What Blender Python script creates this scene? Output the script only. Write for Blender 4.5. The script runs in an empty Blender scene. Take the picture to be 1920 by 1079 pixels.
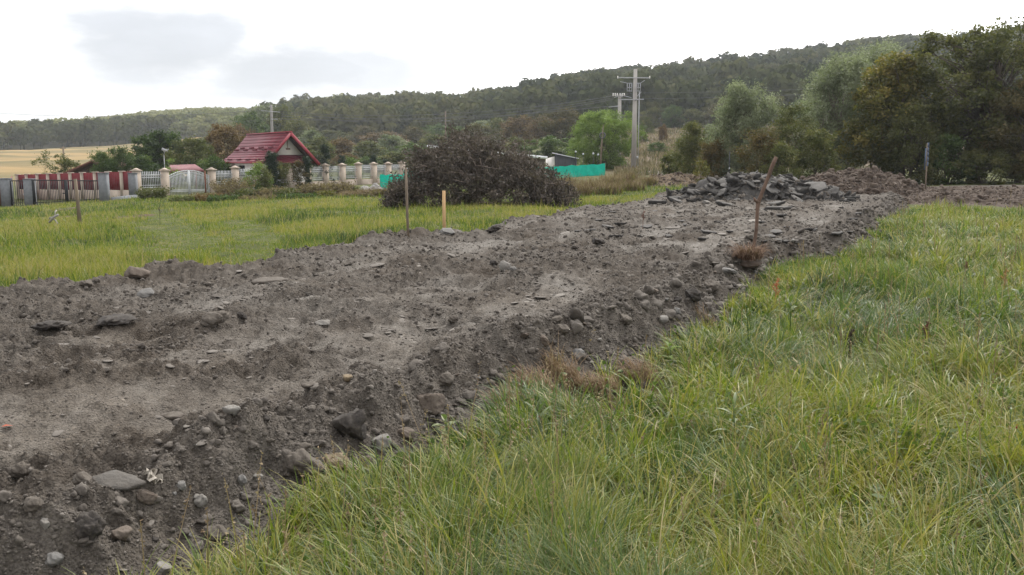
import bpy, bmesh, math, random
import numpy as np
from mathutils import Vector, Matrix, noise as mnoise

random.seed(11)
rng = np.random.default_rng(11)
scene = bpy.context.scene
COL = scene.collection

# ------------------------------------------------------------------ camera
EYE = 1.6
F = 1663.0                      # focal length in photograph pixels (1920 wide)
PITCH = math.atan((539.5 - 305.0) / F)
cam_d = bpy.data.cameras.new("camera")
cam_d.sensor_width = 36.0
cam_d.lens = 36.0 * F / 1920.0
cam_d.clip_start = 0.05
cam_d.clip_end = 6000.0
cam = bpy.data.objects.new("camera", cam_d)
COL.objects.link(cam)
cam.location = (0, 0, EYE)
cam.rotation_euler = (math.pi / 2 - PITCH, 0, 0)
scene.camera = cam

# ------------------------------------------------------------------ light
SUN_AZ, SUN_EL = math.radians(22), math.radians(48)      # ahead and to the right, behind thin cloud
scene.view_settings.view_transform = 'Standard'
scene.view_settings.look = 'None'
scene.view_settings.gamma = 1.0
scene.view_settings.exposure = 1.0
scene.cycles.use_denoising = True
scene.cycles.max_bounces = 6
scene.cycles.diffuse_bounces = 3
scene.cycles.transmission_bounces = 3
scene.cycles.volume_bounces = 1

sun_d = bpy.data.lights.new("sun", 'SUN')
sun_d.energy = 1.5
sun_d.angle = math.radians(12)
sun_d.color = (1.0, 0.95, 0.87)
sun = bpy.data.objects.new("sun", sun_d)
COL.objects.link(sun)
sun.rotation_euler = (math.pi / 2 - SUN_EL, 0, math.pi - SUN_AZ)
sun.location = (30, 60, 80)

world = bpy.data.worlds.new("World")
scene.world = world
world.use_nodes = True


def N(nt, kind, **kw):
    n = nt.nodes.new(kind)
    for k, v in kw.items():
        if k.startswith('i_'):
            key = k[2:]
            key = int(key) if key.isdigit() else key.replace('_', ' ')
            n.inputs[key].default_value = v
        else:
            setattr(n, k, v)
    return n


def ramp(nt, stops, interp='LINEAR'):
    n = nt.nodes.new('ShaderNodeValToRGB')
    n.color_ramp.interpolation = interp
    e = n.color_ramp.elements
    while len(e) < len(stops):
        e.new(0.5)
    for el, (p, c) in zip(e, stops):
        el.position = p
        el.color = (c[0], c[1], c[2], 1) if len(c) == 3 else c
    return n


def build_world():
    nt = world.node_tree
    nt.nodes.clear()
    L = nt.links.new
    out = N(nt, 'ShaderNodeOutputWorld')
    bg = N(nt, 'ShaderNodeBackground')
    bg.inputs['Strength'].default_value = 0.1
    sky = N(nt, 'ShaderNodeTexSky', sky_type='NISHITA')
    sky.sun_disc = False
    sky.sun_elevation = SUN_EL
    sky.sun_rotation = SUN_AZ
    sky.air_density = 1.0
    sky.dust_density = 2.0
    tc = N(nt, 'ShaderNodeTexCoord')
    sep = N(nt, 'ShaderNodeSeparateXYZ')
    L(tc.outputs['Generated'], sep.inputs[0])

    def M(op, a, b=None, c=None, clamp=False):
        m = N(nt, 'ShaderNodeMath', operation=op)
        m.use_clamp = clamp
        for i, v in enumerate((a, b, c)):
            if v is None:
                continue
            if isinstance(v, (int, float)):
                m.inputs[i].default_value = v
            else:
                L(v, m.inputs[i])
        return m.outputs[0]
    X, Y, Z = sep.outputs
    az = M('ARCTAN2', X, Y)
    el = M('ARCSINE', Z)
    comb = N(nt, 'ShaderNodeCombineXYZ')
    L(M('ADD', M('MULTIPLY', az, 3.0), 4.7), comb.inputs[0])
    L(M('MULTIPLY', el, 9.0), comb.inputs[1])
    no = N(nt, 'ShaderNodeTexNoise')
    no.inputs['Scale'].default_value = 1.9
    no.inputs['Detail'].default_value = 8
    no.inputs['Roughness'].default_value = 0.6
    L(comb.outputs[0], no.inputs['Vector'])
    nz = M('SUBTRACT', no.outputs['Fac'], 0.5)

    def bank(a0, e0, ra, re, amt, tilt=0.0):
        da = M('DIVIDE', M('SUBTRACT', az, a0), ra)
        e1 = M('SUBTRACT', M('SUBTRACT', el, e0), M('MULTIPLY', M('SUBTRACT', az, a0), tilt))
        de = M('DIVIDE', e1, re)
        r = M('SQRT', M('ADD', M('MULTIPLY', da, da), M('MULTIPLY', de, de)))
        v = M('ADD', M('SUBTRACT', 1.0, r), M('MULTIPLY', nz, 2.4))
        ss = N(nt, 'ShaderNodeMapRange', interpolation_type='SMOOTHSTEP')
        L(v, ss.inputs['Value'])
        ss.inputs['From Min'].default_value = -0.55
        ss.inputs['From Max'].default_value = 0.55
        return M('MULTIPLY', ss.outputs[0], amt)
    R = math.radians
    b = bank(R(-21.0), R(6.3), R(7.0), R(2.9), 1.0)
    for args in ((R(-14.5), R(5.2), R(7.5), R(2.7), 1.0), (R(-9.5), R(5.6), R(4.5), R(1.9), .95), (R(-3.5), R(6.6), R(4.0), R(1.8), .74), (R(-29), R(9.0), R(6), R(1.6), .68), (R(-27), R(3.2), R(8), R(1.6), .62), (R(24), R(9.0), R(9), R(1.6), .6),
                 (R(9), R(10.0), R(7), R(1.1), .66), (R(-14), R(20), R(10), R(3), .8), (R(60), R(25), R(30), R(9), .8), (R(-80), R(25), R(30), R(9), .8)):
        b = M('MAXIMUM', b, bank(*args))
    # thin bright cloud sheet, brighter round the hidden sun
    sd = Vector((math.sin(SUN_AZ) * math.cos(SUN_EL), math.cos(SUN_AZ) * math.cos(SUN_EL), math.sin(SUN_EL)))
    dot = N(nt, 'ShaderNodeVectorMath', operation='DOT_PRODUCT')
    L(tc.outputs['Generated'], dot.inputs[0])
    dot.inputs[1].default_value = sd
    glow = M('POWER', M('MAXIMUM', dot.outputs['Value'], 0.0), 2.5)
    bright = M('ADD', M('ADD', 6.7, M('MULTIPLY', nz, 9.0)), M('MULTIPLY', glow, 14.0))
    white = N(nt, 'ShaderNodeMix', data_type='RGBA', blend_type='MIX')
    white.inputs['A'].default_value = (1, 0.985, 0.965, 1)
    white.inputs['B'].default_value = (1, 0.985, 0.965, 1)
    sc = N(nt, 'ShaderNodeVectorMath', operation='SCALE')
    sc.inputs[0].default_value = (1.0, 0.985, 0.975)
    L(bright, sc.inputs['Scale'])
    gry = N(nt, 'ShaderNodeVectorMath', operation='SCALE')
    gry.inputs[0].default_value = (0.90, 0.925, 0.985)
    L(M('ADD', 3.75, M('MULTIPLY', nz, 2.4)), gry.inputs['Scale'])
    mix = N(nt, 'ShaderNodeMix', data_type='RGBA')
    L(b, mix.inputs['Factor'])
    L(sc.outputs[0], mix.inputs['A'])
    L(gry.outputs[0], mix.inputs['B'])
    # a little of the real sky shows through the sheet
    mix2 = N(nt, 'ShaderNodeMix', data_type='RGBA')
    mix2.inputs['Factor'].default_value = 0.93
    L(sky.outputs[0], mix2.inputs['A'])
    L(mix.outputs['Result'], mix2.inputs['B'])
    L(mix2.outputs['Result'], bg.inputs['Color'])
    L(bg.outputs[0], out.inputs['Surface'])


build_world()

# ------------------------------------------------------------------ numeric helpers
CP, SP = math.cos(PITCH), math.sin(PITCH)


def uv_of(px, py):
    """direction of a photograph pixel as x/y and (z-EYE)/y"""
    dx = (px - 960.0) / F
    dy = (539.5 - py) / F
    d = CP + SP * dy
    return dx / d, (-SP + CP * dy) / d


def at(px, py, Y):
    u, v = uv_of(px, py)
    return Vector((u * Y, Y, EYE + v * Y))


def _h(ix, iy, seed):
    n = (ix.astype(np.int64) * 374761393 + iy.astype(np.int64) * 668265263 + seed * 974711) & 0xFFFFFFFF
    n = ((n ^ (n >> 13)) * 1274126177) & 0xFFFFFFFF
    n = (n ^ (n >> 16)) & 0xFFFF
    return n / 32767.5 - 1.0


def vn(x, y, seed=0):
    x = np.asarray(x, float); y = np.asarray(y, float)
    ix = np.floor(x); iy = np.floor(y)
    fx = x - ix; fy = y - iy
    fx = fx * fx * fx * (fx * (fx * 6 - 15) + 10)
    fy = fy * fy * fy * (fy * (fy * 6 - 15) + 10)
    a = _h(ix, iy, seed); b = _h(ix + 1, iy, seed)
    c = _h(ix, iy + 1, seed); d = _h(ix + 1, iy + 1, seed)
    return (a + (b - a) * fx) * (1 - fy) + (c + (d - c) * fx) * fy


def fbm(x, y, octv=4, seed=0, gain=0.5):
    s = 0; a = 1.0; t = 0
    for o in range(octv):
        k = 2.03 ** o
        ca, sa = math.cos(o * 1.1), math.sin(o * 1.1)
        s = s + a * vn((x * ca - y * sa) * k + 17.3 * o, (x * sa + y * ca) * k - 9.1 * o, seed + o * 31)
        t += a; a *= gain
    return s / t


def ss(a, b, x):
    t = np.clip((x - a) / (b - a), 0, 1)
    return t * t * (3 - 2 * t)


# ------------------------------------------------------------------ terrain table
COLS = {
    -500: [(10, 0), (20, -.2), (40, -.9), (60, -1.5), (75, -1.5), (150, -.3), (350, 5), (400, 6), (700, 11), (900, 14), (1400, 5)],
    0: [(10, 0), (20, -.2), (40, -.85), (60, -1.42), (72, -1.35), (150, -.2), (350, 5.8), (400, 7), (700, 14), (950, 20), (1400, 5)],
    150: [(10, 0), (20, -.2), (40, -.7), (58, -1.1), (70, -1.1), (150, -.1), (360, 7.4), (420, 9), (850, 26), (950, 27), (1400, 8)],
    270: [(10, 0), (20, -.15), (40, -.5), (62, -.75), (75, -.7), (150, 0), (380, 9.4), (450, 12.5), (900, 40), (1000, 40), (1400, 15)],
    430: [(10, 0), (20, -.1), (40, -.35), (65, -.65), (80, -.6), (150, .4), (380, 12), (450, 15), (950, 50), (1050, 50), (1400, 20)],
    500: [(10, 0), (20, -.1), (40, -.3), (65, -.6), (80, -.6), (150, .6), (300, 7), (600, 22), (950, 44), (1100, 40), (1400, 25)],
    560: [(10, 0), (20, -.1), (40, -.25), (68, -.55), (80, -.5), (150, .8), (300, 7), (600, 31), (700, 31), (1000, 20), (1400, 10)],
    660: [(10, 0), (20, -.05), (40, -.15), (75, -.45), (90, -.3), (150, .8), (300, 7.5), (600, 35), (700, 35), (1000, 25), (1400, 10)],
    910: [(10, 0), (20, 0), (40, 0), (85, .2), (150, 1.8), (300, 9), (450, 22), (600, 34), (700, 34), (1000, 25), (1400, 10)],
    1080: [(10, 0), (33, 0), (45, .1), (87, .7), (150, 4), (250, 10), (400, 27), (550, 44), (650, 45), (1000, 30), (1400, 20)],
    1190: [(10, 0), (33, .05), (45, .2), (87, .75), (120, 3), (250, 11), (400, 29), (500, 42), (600, 45), (1000, 30), (1400, 20)],
    1500: [(10, 0), (33, .05), (45, .4), (60, .5), (120, 4), (220, 10), (500, 53), (600, 55), (1000, 35), (1400, 20)],
    1740: [(10, 0), (30, 0), (36, .15), (45, .45), (60, .6), (120, 4), (220, 10), (500, 59), (600, 62), (1000, 40), (1400, 20)],
    1920: [(10, 0), (30, 0), (36, .15), (45, .5), (60, .6), (120, 4), (220, 10), (500, 63), (600, 66), (1000, 40), (1400, 20)],
    2500: [(10, 0), (30, 0), (36, .15), (45, .5), (60, .7), (120, 4), (220, 12), (500, 70), (600, 73), (1000, 40), (1400, 20)],
}
TU = np.linspace(-0.92, 0.95, 375)
TL = np.linspace(math.log(8.0), math.log(1500.0), 420)


def _table():
    ks = sorted(COLS)
    us = np.array([(k - 960.0) / F for k in ks])
    prof = np.array([np.interp(np.exp(TL), [p[0] for p in COLS[k]], [p[1] for p in COLS[k]]) for k in ks])
    T = np.array([np.interp(TU, us, prof[:, j]) for j in range(len(TL))]).T      # (u, l)
    for ax, n in ((0, 4), (0, 4), (1, 4), (1, 4)):
        k = np.ones(2 * n + 1) / (2 * n + 1)
        pad = [(n, n) if a == ax else (0, 0) for a in (0, 1)]
        P = np.pad(T, pad, mode='edge')
        T = np.apply_along_axis(lambda m: np.convolve(m, k, mode='valid'), ax, P)
    return T


TT = _table()


def base_z(x, y):
    x = np.asarray(x, float); y = np.asarray(y, float)
    yy = np.maximum(y, 8.0)
    fu = np.clip((x / yy - TU[0]) / (TU[1] - TU[0]), 0, len(TU) - 1.001)
    fl = np.clip((np.log(yy) - TL[0]) / (TL[1] - TL[0]), 0, len(TL) - 1.001)
    i = fu.astype(int); j = fl.astype(int); a = fu - i; b = fl - j
    z = (TT[i, j] * (1 - a) + TT[i + 1, j] * a) * (1 - b) + (TT[i, j + 1] * (1 - a) + TT[i + 1, j + 1] * a) * b
    near = np.clip((y - 2) / 10, 0, 1)
    z = z + 0.05 * vn(x * .45, y * .45, 5) * (1 - ss(80, 200, y)) + 0.012 * np.minimum(y, 200) * near * 0.12 * vn(x / 9, y / 9, 8)
    z = z + .055 * (vn(x * 1.25, y * 1.25, 6) + .5 * vn(x * 2.9, y * 2.9, 7)) * ss(60, 25, y)
    far = ss(120, 400, y)
    return z + far * 2.2 * fbm(x / 60, y / 60, 3, 3)


def gz(x, y):
    return float(base_z(np.array([x]), np.array([y]))[0])


def gpos(px, Y, dz=0.0):
    """ground point under photograph column px at depth Y"""
    u = (px - 960.0) / F
    for _ in range(3):
        z = gz(u * Y, Y)
        py_v = (z - EYE) / Y
        dy = (py_v * CP + SP) / (CP - py_v * SP)
        u = (px - 960.0) / F / (CP + SP * dy)
    return Vector((u * Y, Y, gz(u * Y, Y) + dz))


# ------------------------------------------------------------------ mesh helpers
def np_data(name, V, quads=None, tris=None, attr=None, smooth=False, mats=(), midx=None):
    me = bpy.data.meshes.new(name)
    V = np.asarray(V, np.float32)
    me.vertices.add(len(V))
    me.vertices.foreach_set('co', V.ravel())
    parts = []; starts = []; pos = 0
    for f, k in ((quads, 4), (tris, 3)):
        if f is not None and len(f):
            f = np.asarray(f, np.int32)
            parts.append(f.ravel())
            starts.append(pos + np.arange(len(f)) * k)
            pos += f.size
    idx = np.concatenate(parts)
    st = np.concatenate(starts).astype(np.int32)
    me.loops.add(len(idx))
    me.loops.foreach_set('vertex_index', idx.astype(np.int32))
    me.polygons.add(len(st))
    me.polygons.foreach_set('loop_start', st)
    if smooth:
        me.polygons.foreach_set('use_smooth', np.ones(len(st), bool))
    if midx is not None:
        me.polygons.foreach_set('material_index', np.asarray(midx, np.int32))
    for m in mats:
        me.materials.append(m)
    me.update(calc_edges=True)
    if attr:
        for k, v in attr.items():
            a = me.attributes.new(k, 'FLOAT', 'POINT')
            a.data.foreach_set('value', np.asarray(v, np.float32))
    return me


def link(name, data, parent=None, loc=None):
    o = bpy.data.objects.new(name, data)
    COL.objects.link(o)
    if parent is not None:
        o.parent = parent
    if loc is not None:
        o.location = loc
    return o


def tag(o, label=None, cat=None, group=None, kind=None):
    if label: o['label'] = label
    if cat: o['category'] = cat
    if group: o['group'] = group
    if kind: o['kind'] = kind
    return o


def thing(name, label, cat, loc=(0, 0, 0), rotz=0.0, group=None):
    o = bpy.data.objects.new(name, None)
    o.empty_display_size = 0.2
    COL.objects.link(o)
    o.location = loc
    o.rotation_euler = (0, 0, rotz)
    return tag(o, label, cat, group)


def copy_tree(o, parent=None):
    c = o.copy()
    COL.objects.link(c)
    if parent is not None:
        c.parent = parent
    for ch in list(o.children):
        copy_tree(ch, c)
    return c


class MB:
    """collects boxes, bars, tubes and plates into one mesh"""
    def __init__(self):
        self.V = []; self.Q = []; self.T = []; self.n = 0

    def add(self, V, Q=None, T=None):
        V = np.asarray(V, float)
        self.V.append(V)
        if Q is not None and len(Q): self.Q.append(np.asarray(Q) + self.n)
        if T is not None and len(T): self.T.append(np.asarray(T) + self.n)
        self.n += len(V)
        return self

    BOXQ = np.array([[0, 3, 2, 1], [4, 5, 6, 7], [0, 1, 5, 4], [1, 2, 6, 5], [2, 3, 7, 6], [3, 0, 4, 7]])

    def hexa(self, b, t):
        """b, t: four bottom and four top corners, anticlockwise from above"""
        return self.add([tuple(p) for p in b] + [tuple(p) for p in t], self.BOXQ)

    def box(self, c, s, rz=0.0, taper=1.0):
        ca, sa = math.cos(rz), math.sin(rz)
        pts = []
        for zz, k in ((-.5, 1.0), (.5, taper)):
            for x, y in ((-.5, -.5), (.5, -.5), (.5, .5), (-.5, .5)):
                X, Y = x * s[0] * k, y * s[1] * k
                pts.append((c[0] + X * ca - Y * sa, c[1] + X * sa + Y * ca, c[2] + zz * s[2]))
        return self.add(pts, self.BOXQ)

    def tube(self, pts, rad, sides=6, cap=True):
        V, Q, T = tube_arr(pts, rad, sides, cap)
        return self.add(V, Q, T)

    def beam(self, a, b, w, h, up=(0, 0, 1)):
        a = Vector(a); b = Vector(b)
        d = (b - a).normalized()
        s = d.cross(Vector(up)).normalized()
        n = s.cross(d).normalized()
        bt = []; tp = []
        for p in (a, b):
            bt.append((p - s * w / 2 - n * h / 2, p + s * w / 2 - n * h / 2))
            tp.append((p - s * w / 2 + n * h / 2, p + s * w / 2 + n * h / 2))
        return self.hexa([bt[0][0], bt[0][1], bt[1][1], bt[1][0]], [tp[0][0], tp[0][1], tp[1][1], tp[1][0]])

    def build(self, name, mat, parent=None, loc=None, smooth=False, org=None, attr=None):
        V = np.concatenate(self.V)
        if org is not None:
            V = V - np.array(org)
        me = np_data(name, V, np.concatenate(self.Q) if self.Q else None, np.concatenate(self.T) if self.T else None,
                     smooth=smooth, mats=(mat,), attr=attr)
        return link(name, me, parent, loc)


def tube_arr(pts, rad, sides=6, cap=True):
    P = np.asarray([tuple(p) for p in pts], float)
    n = len(P)
    R = np.full(n, rad, float) if np.isscalar(rad) else np.asarray(rad, float)
    T = np.gradient(P, axis=0)
    T /= np.linalg.norm(T, axis=1)[:, None] + 1e-9
    ref = np.array([0.0, 0, 1]) if abs(T[0][2]) < .9 else np.array([1.0, 0, 0])
    A = np.cross(T, ref); A /= np.linalg.norm(A, axis=1)[:, None] + 1e-9
    B = np.cross(T, A)
    th = np.arange(sides) * 2 * math.pi / sides
    V = (P[:, None] + R[:, None, None] * (np.cos(th)[None, :, None] * A[:, None] + np.sin(th)[None, :, None] * B[:, None])).reshape(-1, 3)
    i = np.arange(n - 1)[:, None] * sides; j = np.arange(sides)[None]; k = (j + 1) % sides
    Q = np.stack([i + j, i + k, i + sides + k, i + sides + j], -1).reshape(-1, 4)
    Tt = []
    if cap:
        V = np.concatenate([V, P[:1], P[-1:]])
        a, b = n * sides, n * sides + 1
        for q in range(sides):
            Tt.append((a, (q + 1) % sides, q))
            Tt.append((b, (n - 1) * sides + q, (n - 1) * sides + (q + 1) % sides))
    return V, Q, np.array(Tt) if Tt else None


# ------------------------------------------------------------------ materials
def new_mat(name):
    m = bpy.data.materials.new(name)
    m.use_nodes = True
    nt = m.node_tree
    b = nt.nodes['Principled BSDF']
    return m, nt, b, nt.links.new


def mat_plain(name, c, rough=0.8, var=0.25, scale=6.0, bump=0.15, metal=0.0, spec=0.3, stretch=(1, 1, 1), c2=None, bscale=None):
    """one coat with weathering: two tones broken up by noise, plus a fine bump"""
    m, nt, b, L = new_mat(name)
    tc = N(nt, 'ShaderNodeTexCoord')
    mp = N(nt, 'ShaderNodeMapping')
    mp.inputs['Scale'].default_value = stretch
    L(tc.outputs['Object'], mp.inputs[0])
    no = N(nt, 'ShaderNodeTexNoise')
    no.inputs['Scale'].default_value = scale
    no.inputs['Detail'].default_value = 6
    no.inputs['Roughness'].default_value = .65
    L(mp.outputs[0], no.inputs['Vector'])
    lo = c2 or tuple(v * (1 - var) for v in c)
    hi = c if c2 else tuple(min(1, v * (1 + var)) for v in c)
    r = ramp(nt, [(.32, lo), (.68, hi)])
    L(no.outputs['Fac'], r.inputs[0])
    L(r.outputs[0], b.inputs['Base Color'])
    b.inputs['Roughness'].default_value = rough
    b.inputs['Metallic'].default_value = metal
    b.inputs['Specular IOR Level'].default_value = spec
    if bump:
        n2 = N(nt, 'ShaderNodeTexNoise')
        n2.inputs['Scale'].default_value = bscale or scale * 5
        n2.inputs['Detail'].default_value = 4
        L(mp.outputs[0], n2.inputs['Vector'])
        bp = N(nt, 'ShaderNodeBump')
        bp.inputs['Strength'].default_value = bump
        bp.inputs['Distance'].default_value = 0.02
        L(n2.outputs['Fac'], bp.inputs['Height'])
        L(bp.outputs[0], b.inputs['Normal'])
    return m


def mat_leaf(name, cols, transl=0.35, rough=0.6, spec=0.25):
    """leaf colours along the attribute «var»: each leaf has its own tone"""
    m, nt, b, L = new_mat(name)
    at_ = N(nt, 'ShaderNodeAttribute')
    at_.attribute_name = 'var'
    r = ramp(nt, [(i / (len(cols) - 1), c) for i, c in enumerate(cols)])
    L(at_.outputs['Fac'], r.inputs[0])
    L(r.outputs[0], b.inputs['Base Color'])
    b.inputs['Roughness'].default_value = rough
    b.inputs['Specular IOR Level'].default_value = spec
    tr = N(nt, 'ShaderNodeBsdfTranslucent')
    g = N(nt, 'ShaderNodeMix', data_type='RGBA', blend_type='MULTIPLY')
    g.inputs['Factor'].default_value = 1.0
    g.inputs['B'].default_value = (1.0, 1.15, .65, 1)
    L(r.outputs[0], g.inputs['A'])
    L(g.outputs['Result'], tr.inputs['Color'])
    mx = N(nt, 'ShaderNodeMixShader')
    mx.inputs[0].default_value = transl
    L(b.outputs[0], mx.inputs[1])
    L(tr.outputs[0], mx.inputs[2])
    out = nt.nodes['Material Output']
    L(mx.outputs[0], out.inputs['Surface'])
    return m
# ------------------------------------------------------------------ outline of the bare earth
def plane_pt(px, py, z):
    u, v = uv_of(px, py)
    Y = (z - EYE) / v
    return (u * Y, Y)


TOE_PX = [(300, 1085), (420, 1005), (560, 925), (690, 868), (790, 835), (890, 785), (960, 738), (1090, 700), (1190, 668),
          (1330, 605), (1395, 548), (1425, 512), (1500, 487), (1620, 466), (1632, 440), (1655, 412), (1690, 396)]
LEFT_PX = [(1262, 362), (1235, 372), (1110, 391), (1000, 407), (900, 432), (760, 440), (680, 442), (640, 457), (560, 477), (470, 497),
           (430, 499), (340, 494), (230, 512), (130, 534), (60, 549), (0, 553)]
TOE = [(-3.2, 0.3), (-2.3, 1.9)] + [plane_pt(px, py, 0.10) for px, py in TOE_PX]
LEFT = [plane_pt(px, py, 0.16) for px, py in LEFT_PX]
LEFT = [(x - .25, y + .12) for x, y in LEFT]
POLY = np.array(TOE + [(16.6, 37.5), (16.5, 41), (12.5, 42.5), (8.2, 40)] + LEFT + [(-9.5, 7.6), (-14, 4.5), (-14, 0.3)])
TOEA = np.array(TOE + [(16.6, 37.5)])
LEFTA = np.array(LEFT)


def seg_dist(x, y, P, closed):
    A = P if closed else P[:-1]
    B = np.roll(P, -1, 0) if closed else P[1:]
    best = np.full(x.shape, 1e9)
    for a, b in zip(A, B):
        d = b - a
        t = np.clip(((x - a[0]) * d[0] + (y - a[1]) * d[1]) / (d @ d + 1e-12), 0, 1)
        best = np.minimum(best, (x - a[0] - t * d[0]) ** 2 + (y - a[1] - t * d[1]) ** 2)
    return np.sqrt(best)


def inside(x, y):
    c = np.zeros(x.shape, bool)
    P = POLY
    j = len(P) - 1
    for i in range(len(P)):
        a, b = P[i], P[j]
        if a[1] != b[1]:
            c ^= ((a[1] > y) != (b[1] > y)) & (x < (b[0] - a[0]) * (y - a[1]) / (b[1] - a[1]) + a[0])
        j = i
    return c


def earth_fields(x, y):
    x = np.asarray(x, float); y = np.asarray(y, float)
    wob = 0.10 * vn(x * 2.1, y * 2.1, 77) + 0.05 * vn(x * 6, y * 6, 78)
    d = seg_dist(x, y, POLY, True)
    d = np.where(inside(x, y), d, -d) + wob * np.clip(y / 8, .6, 2.0)
    dr = seg_dist(x, y, TOEA, False)
    dl = seg_dist(x, y, LEFTA, False)
    return d, dr, dl


PRESSED = [(230, 760, 330, 60), (300, 650, 200, 16), (715, 640, 130, 34), (1000, 545, 130, 30), (1360, 462, 190, 15), (520, 530, 70, 8), (760, 452, 120, 10),
           (120, 800, 180, 40), (420, 700, 120, 22), (640, 570, 160, 12)]
_PR = []
for _px, _py, _rx, _ry in PRESSED:
    c = plane_pt(_px, _py, .24)
    _PR.append((c[0], c[1], _rx * c[1] / F, _ry * c[1] * c[1] / F / 1.3))


BERMS = [np.array([plane_pt(a, b, .24) for a, b in P]) for P in (
    ((-120, 700), (120, 690), (330, 650), (560, 592), (820, 588), (1010, 604)),
    ((-100, 575), (180, 580), (420, 556), (640, 505), (900, 494), (1150, 505)),
    ((60, 640), (420, 628), (700, 600), (900, 556), (1060, 505), (1300, 486)),
    ((-100, 800), (200, 735), (480, 700), (640, 660)),
    ((560, 470), (800, 455), (1040, 430), (1250, 420)),
    ((900, 425), (1150, 410), (1400, 405), (1620, 410)))]


def berms(x, y):
    """low ridges of churned clods squeezed up beside the wheel ruts"""
    v = np.zeros(np.shape(x))
    for k, P in enumerate(BERMS):
        dd = seg_dist(x + .18 * vn(x * 1.3, y * 1.3, 190 + k), y + .3 * vn(x * 1.1, y * .8, 195 + k), P, False)
        wd = .16 * np.interp(y, [4, 10, 30], [1, 1.6, 3])
        v = np.maximum(v, np.exp(-(dd / wd) ** 2) * np.clip(.75 + .6 * vn(x * .9, y * .9, 199 + k), 0, 1.2))
    return v


def pressed(x, y, dr):
    v = np.zeros(np.shape(x))
    for cx, cy, rx, ry in _PR:
        r = np.sqrt(((x - cx) / rx) ** 2 + ((y - cy) / ry) ** 2)
        v = np.maximum(v, 1.15 - r)
    t = 0.29 * x + 0.957 * y
    s = 0.957 * x - 0.29 * y
    v = v * 1.35 + 0.75 * fbm(s * 1.1, t * .35, 4, 51) + 0.35 * fbm(x * 5, y * 5, 3, 52)
    v = np.maximum(v, .95 * fbm(s * 1.3 + 8, t * .22, 4, 59) + .2 * fbm(x * 6, y * 6, 2, 60) + .05)
    return ss(.0, .6, v) * ss(.45, .85, dr) * np.clip(.78 + .5 * fbm(x * 9, y * 5, 3, 53), 0, 1)


def earth_z(x, y, full=False):
    d, dr, dl = earth_fields(x, y)
    H = np.interp(y, [3, 7, 12, 18, 26, 36], [.29, .27, .22, .18, .13, .11])
    H = H * np.where(dl < 2.0, .72 + .14 * dl, 1.0)
    right = ss(0, 1.6, dl - dr)                       # 1 near the right bank
    w = .36 + .12 * right
    h = H * (ss(-.02, 1.0, d / w) * .85 + .15 * np.clip(d / w, 0, 1))
    t = 0.29 * x + 0.957 * y
    s = 0.957 * x - 0.29 * y
    bm_ = berms(x, y)
    comp = pressed(x, y, dr) * np.clip(1 - 1.3 * bm_, 0, 1)
    rough = 1 - comp
    inner = ss(.0, .5, d)
    crest = np.exp(-((d - w * 1.05) / .28) ** 2) * (.05 * right + .05) * (1 + vn(x * 1.7, y * 1.7, 66))
    ruts = .055 * fbm(s * 1.7, t * .22, 3, 61) + .03 * vn(s * 4.1, t * .5, 62)
    big = .06 * fbm(x * .8, y * .8, 3, 63)
    b1 = (np.abs(vn(x * 4.3, y * 4.3, 64)) + .5 * np.abs(vn(x * 9.1, y * 9.1, 65)) - .55)
    b2 = (np.abs(vn(x * 19, y * 19, 67)) + .6 * np.abs(vn(x * 37, y * 37, 68)) - .6)
    z = h + inner * (ruts + big + .065 * bm_) + crest - ss(.05, .3, d) * rough * (.095 * b1 + .045 * b2)
    z = z + comp * (.012 * vn(s * 3, t * 14, 69) + .014 * (np.abs(vn(x * 13, y * 8, 72)) + .5 * np.abs(vn(x * 29, y * 17, 73)) - .5)) * inner
    ter = .5 * np.floor((vn(s * 1.1, t * 1.0, 70) + fbm(x * 4, y * 4, 2, 71) * .3) * 5) / 5
    z = z + comp * inner * ter * .05
    z = np.where(d < 0, -.08 + d, z)
    z = base_z(x, y) + z
    return (z, d, dr, dl, comp) if full else z


def surf_z(x, y):
    """top of whatever carries things here: the bare earth inside its outline, else the meadow"""
    x = np.asarray(x, float); y = np.asarray(y, float)
    z, d, *_ = earth_z(x, y, True)
    return np.where(d > .03, z, base_z(x, y))


def hit(px, py):
    """where the sight line of a photograph pixel meets the ground (world point)"""
    u, v = uv_of(px, py)
    Y = np.exp(np.linspace(math.log(2.2), math.log(120), 2500))
    z = surf_z(u * Y, Y)
    below = np.where(EYE + v * Y <= z)[0]
    k = below[0] if len(below) else len(Y) - 1
    return Vector((u * Y[k], Y[k], float(z[k])))


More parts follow.
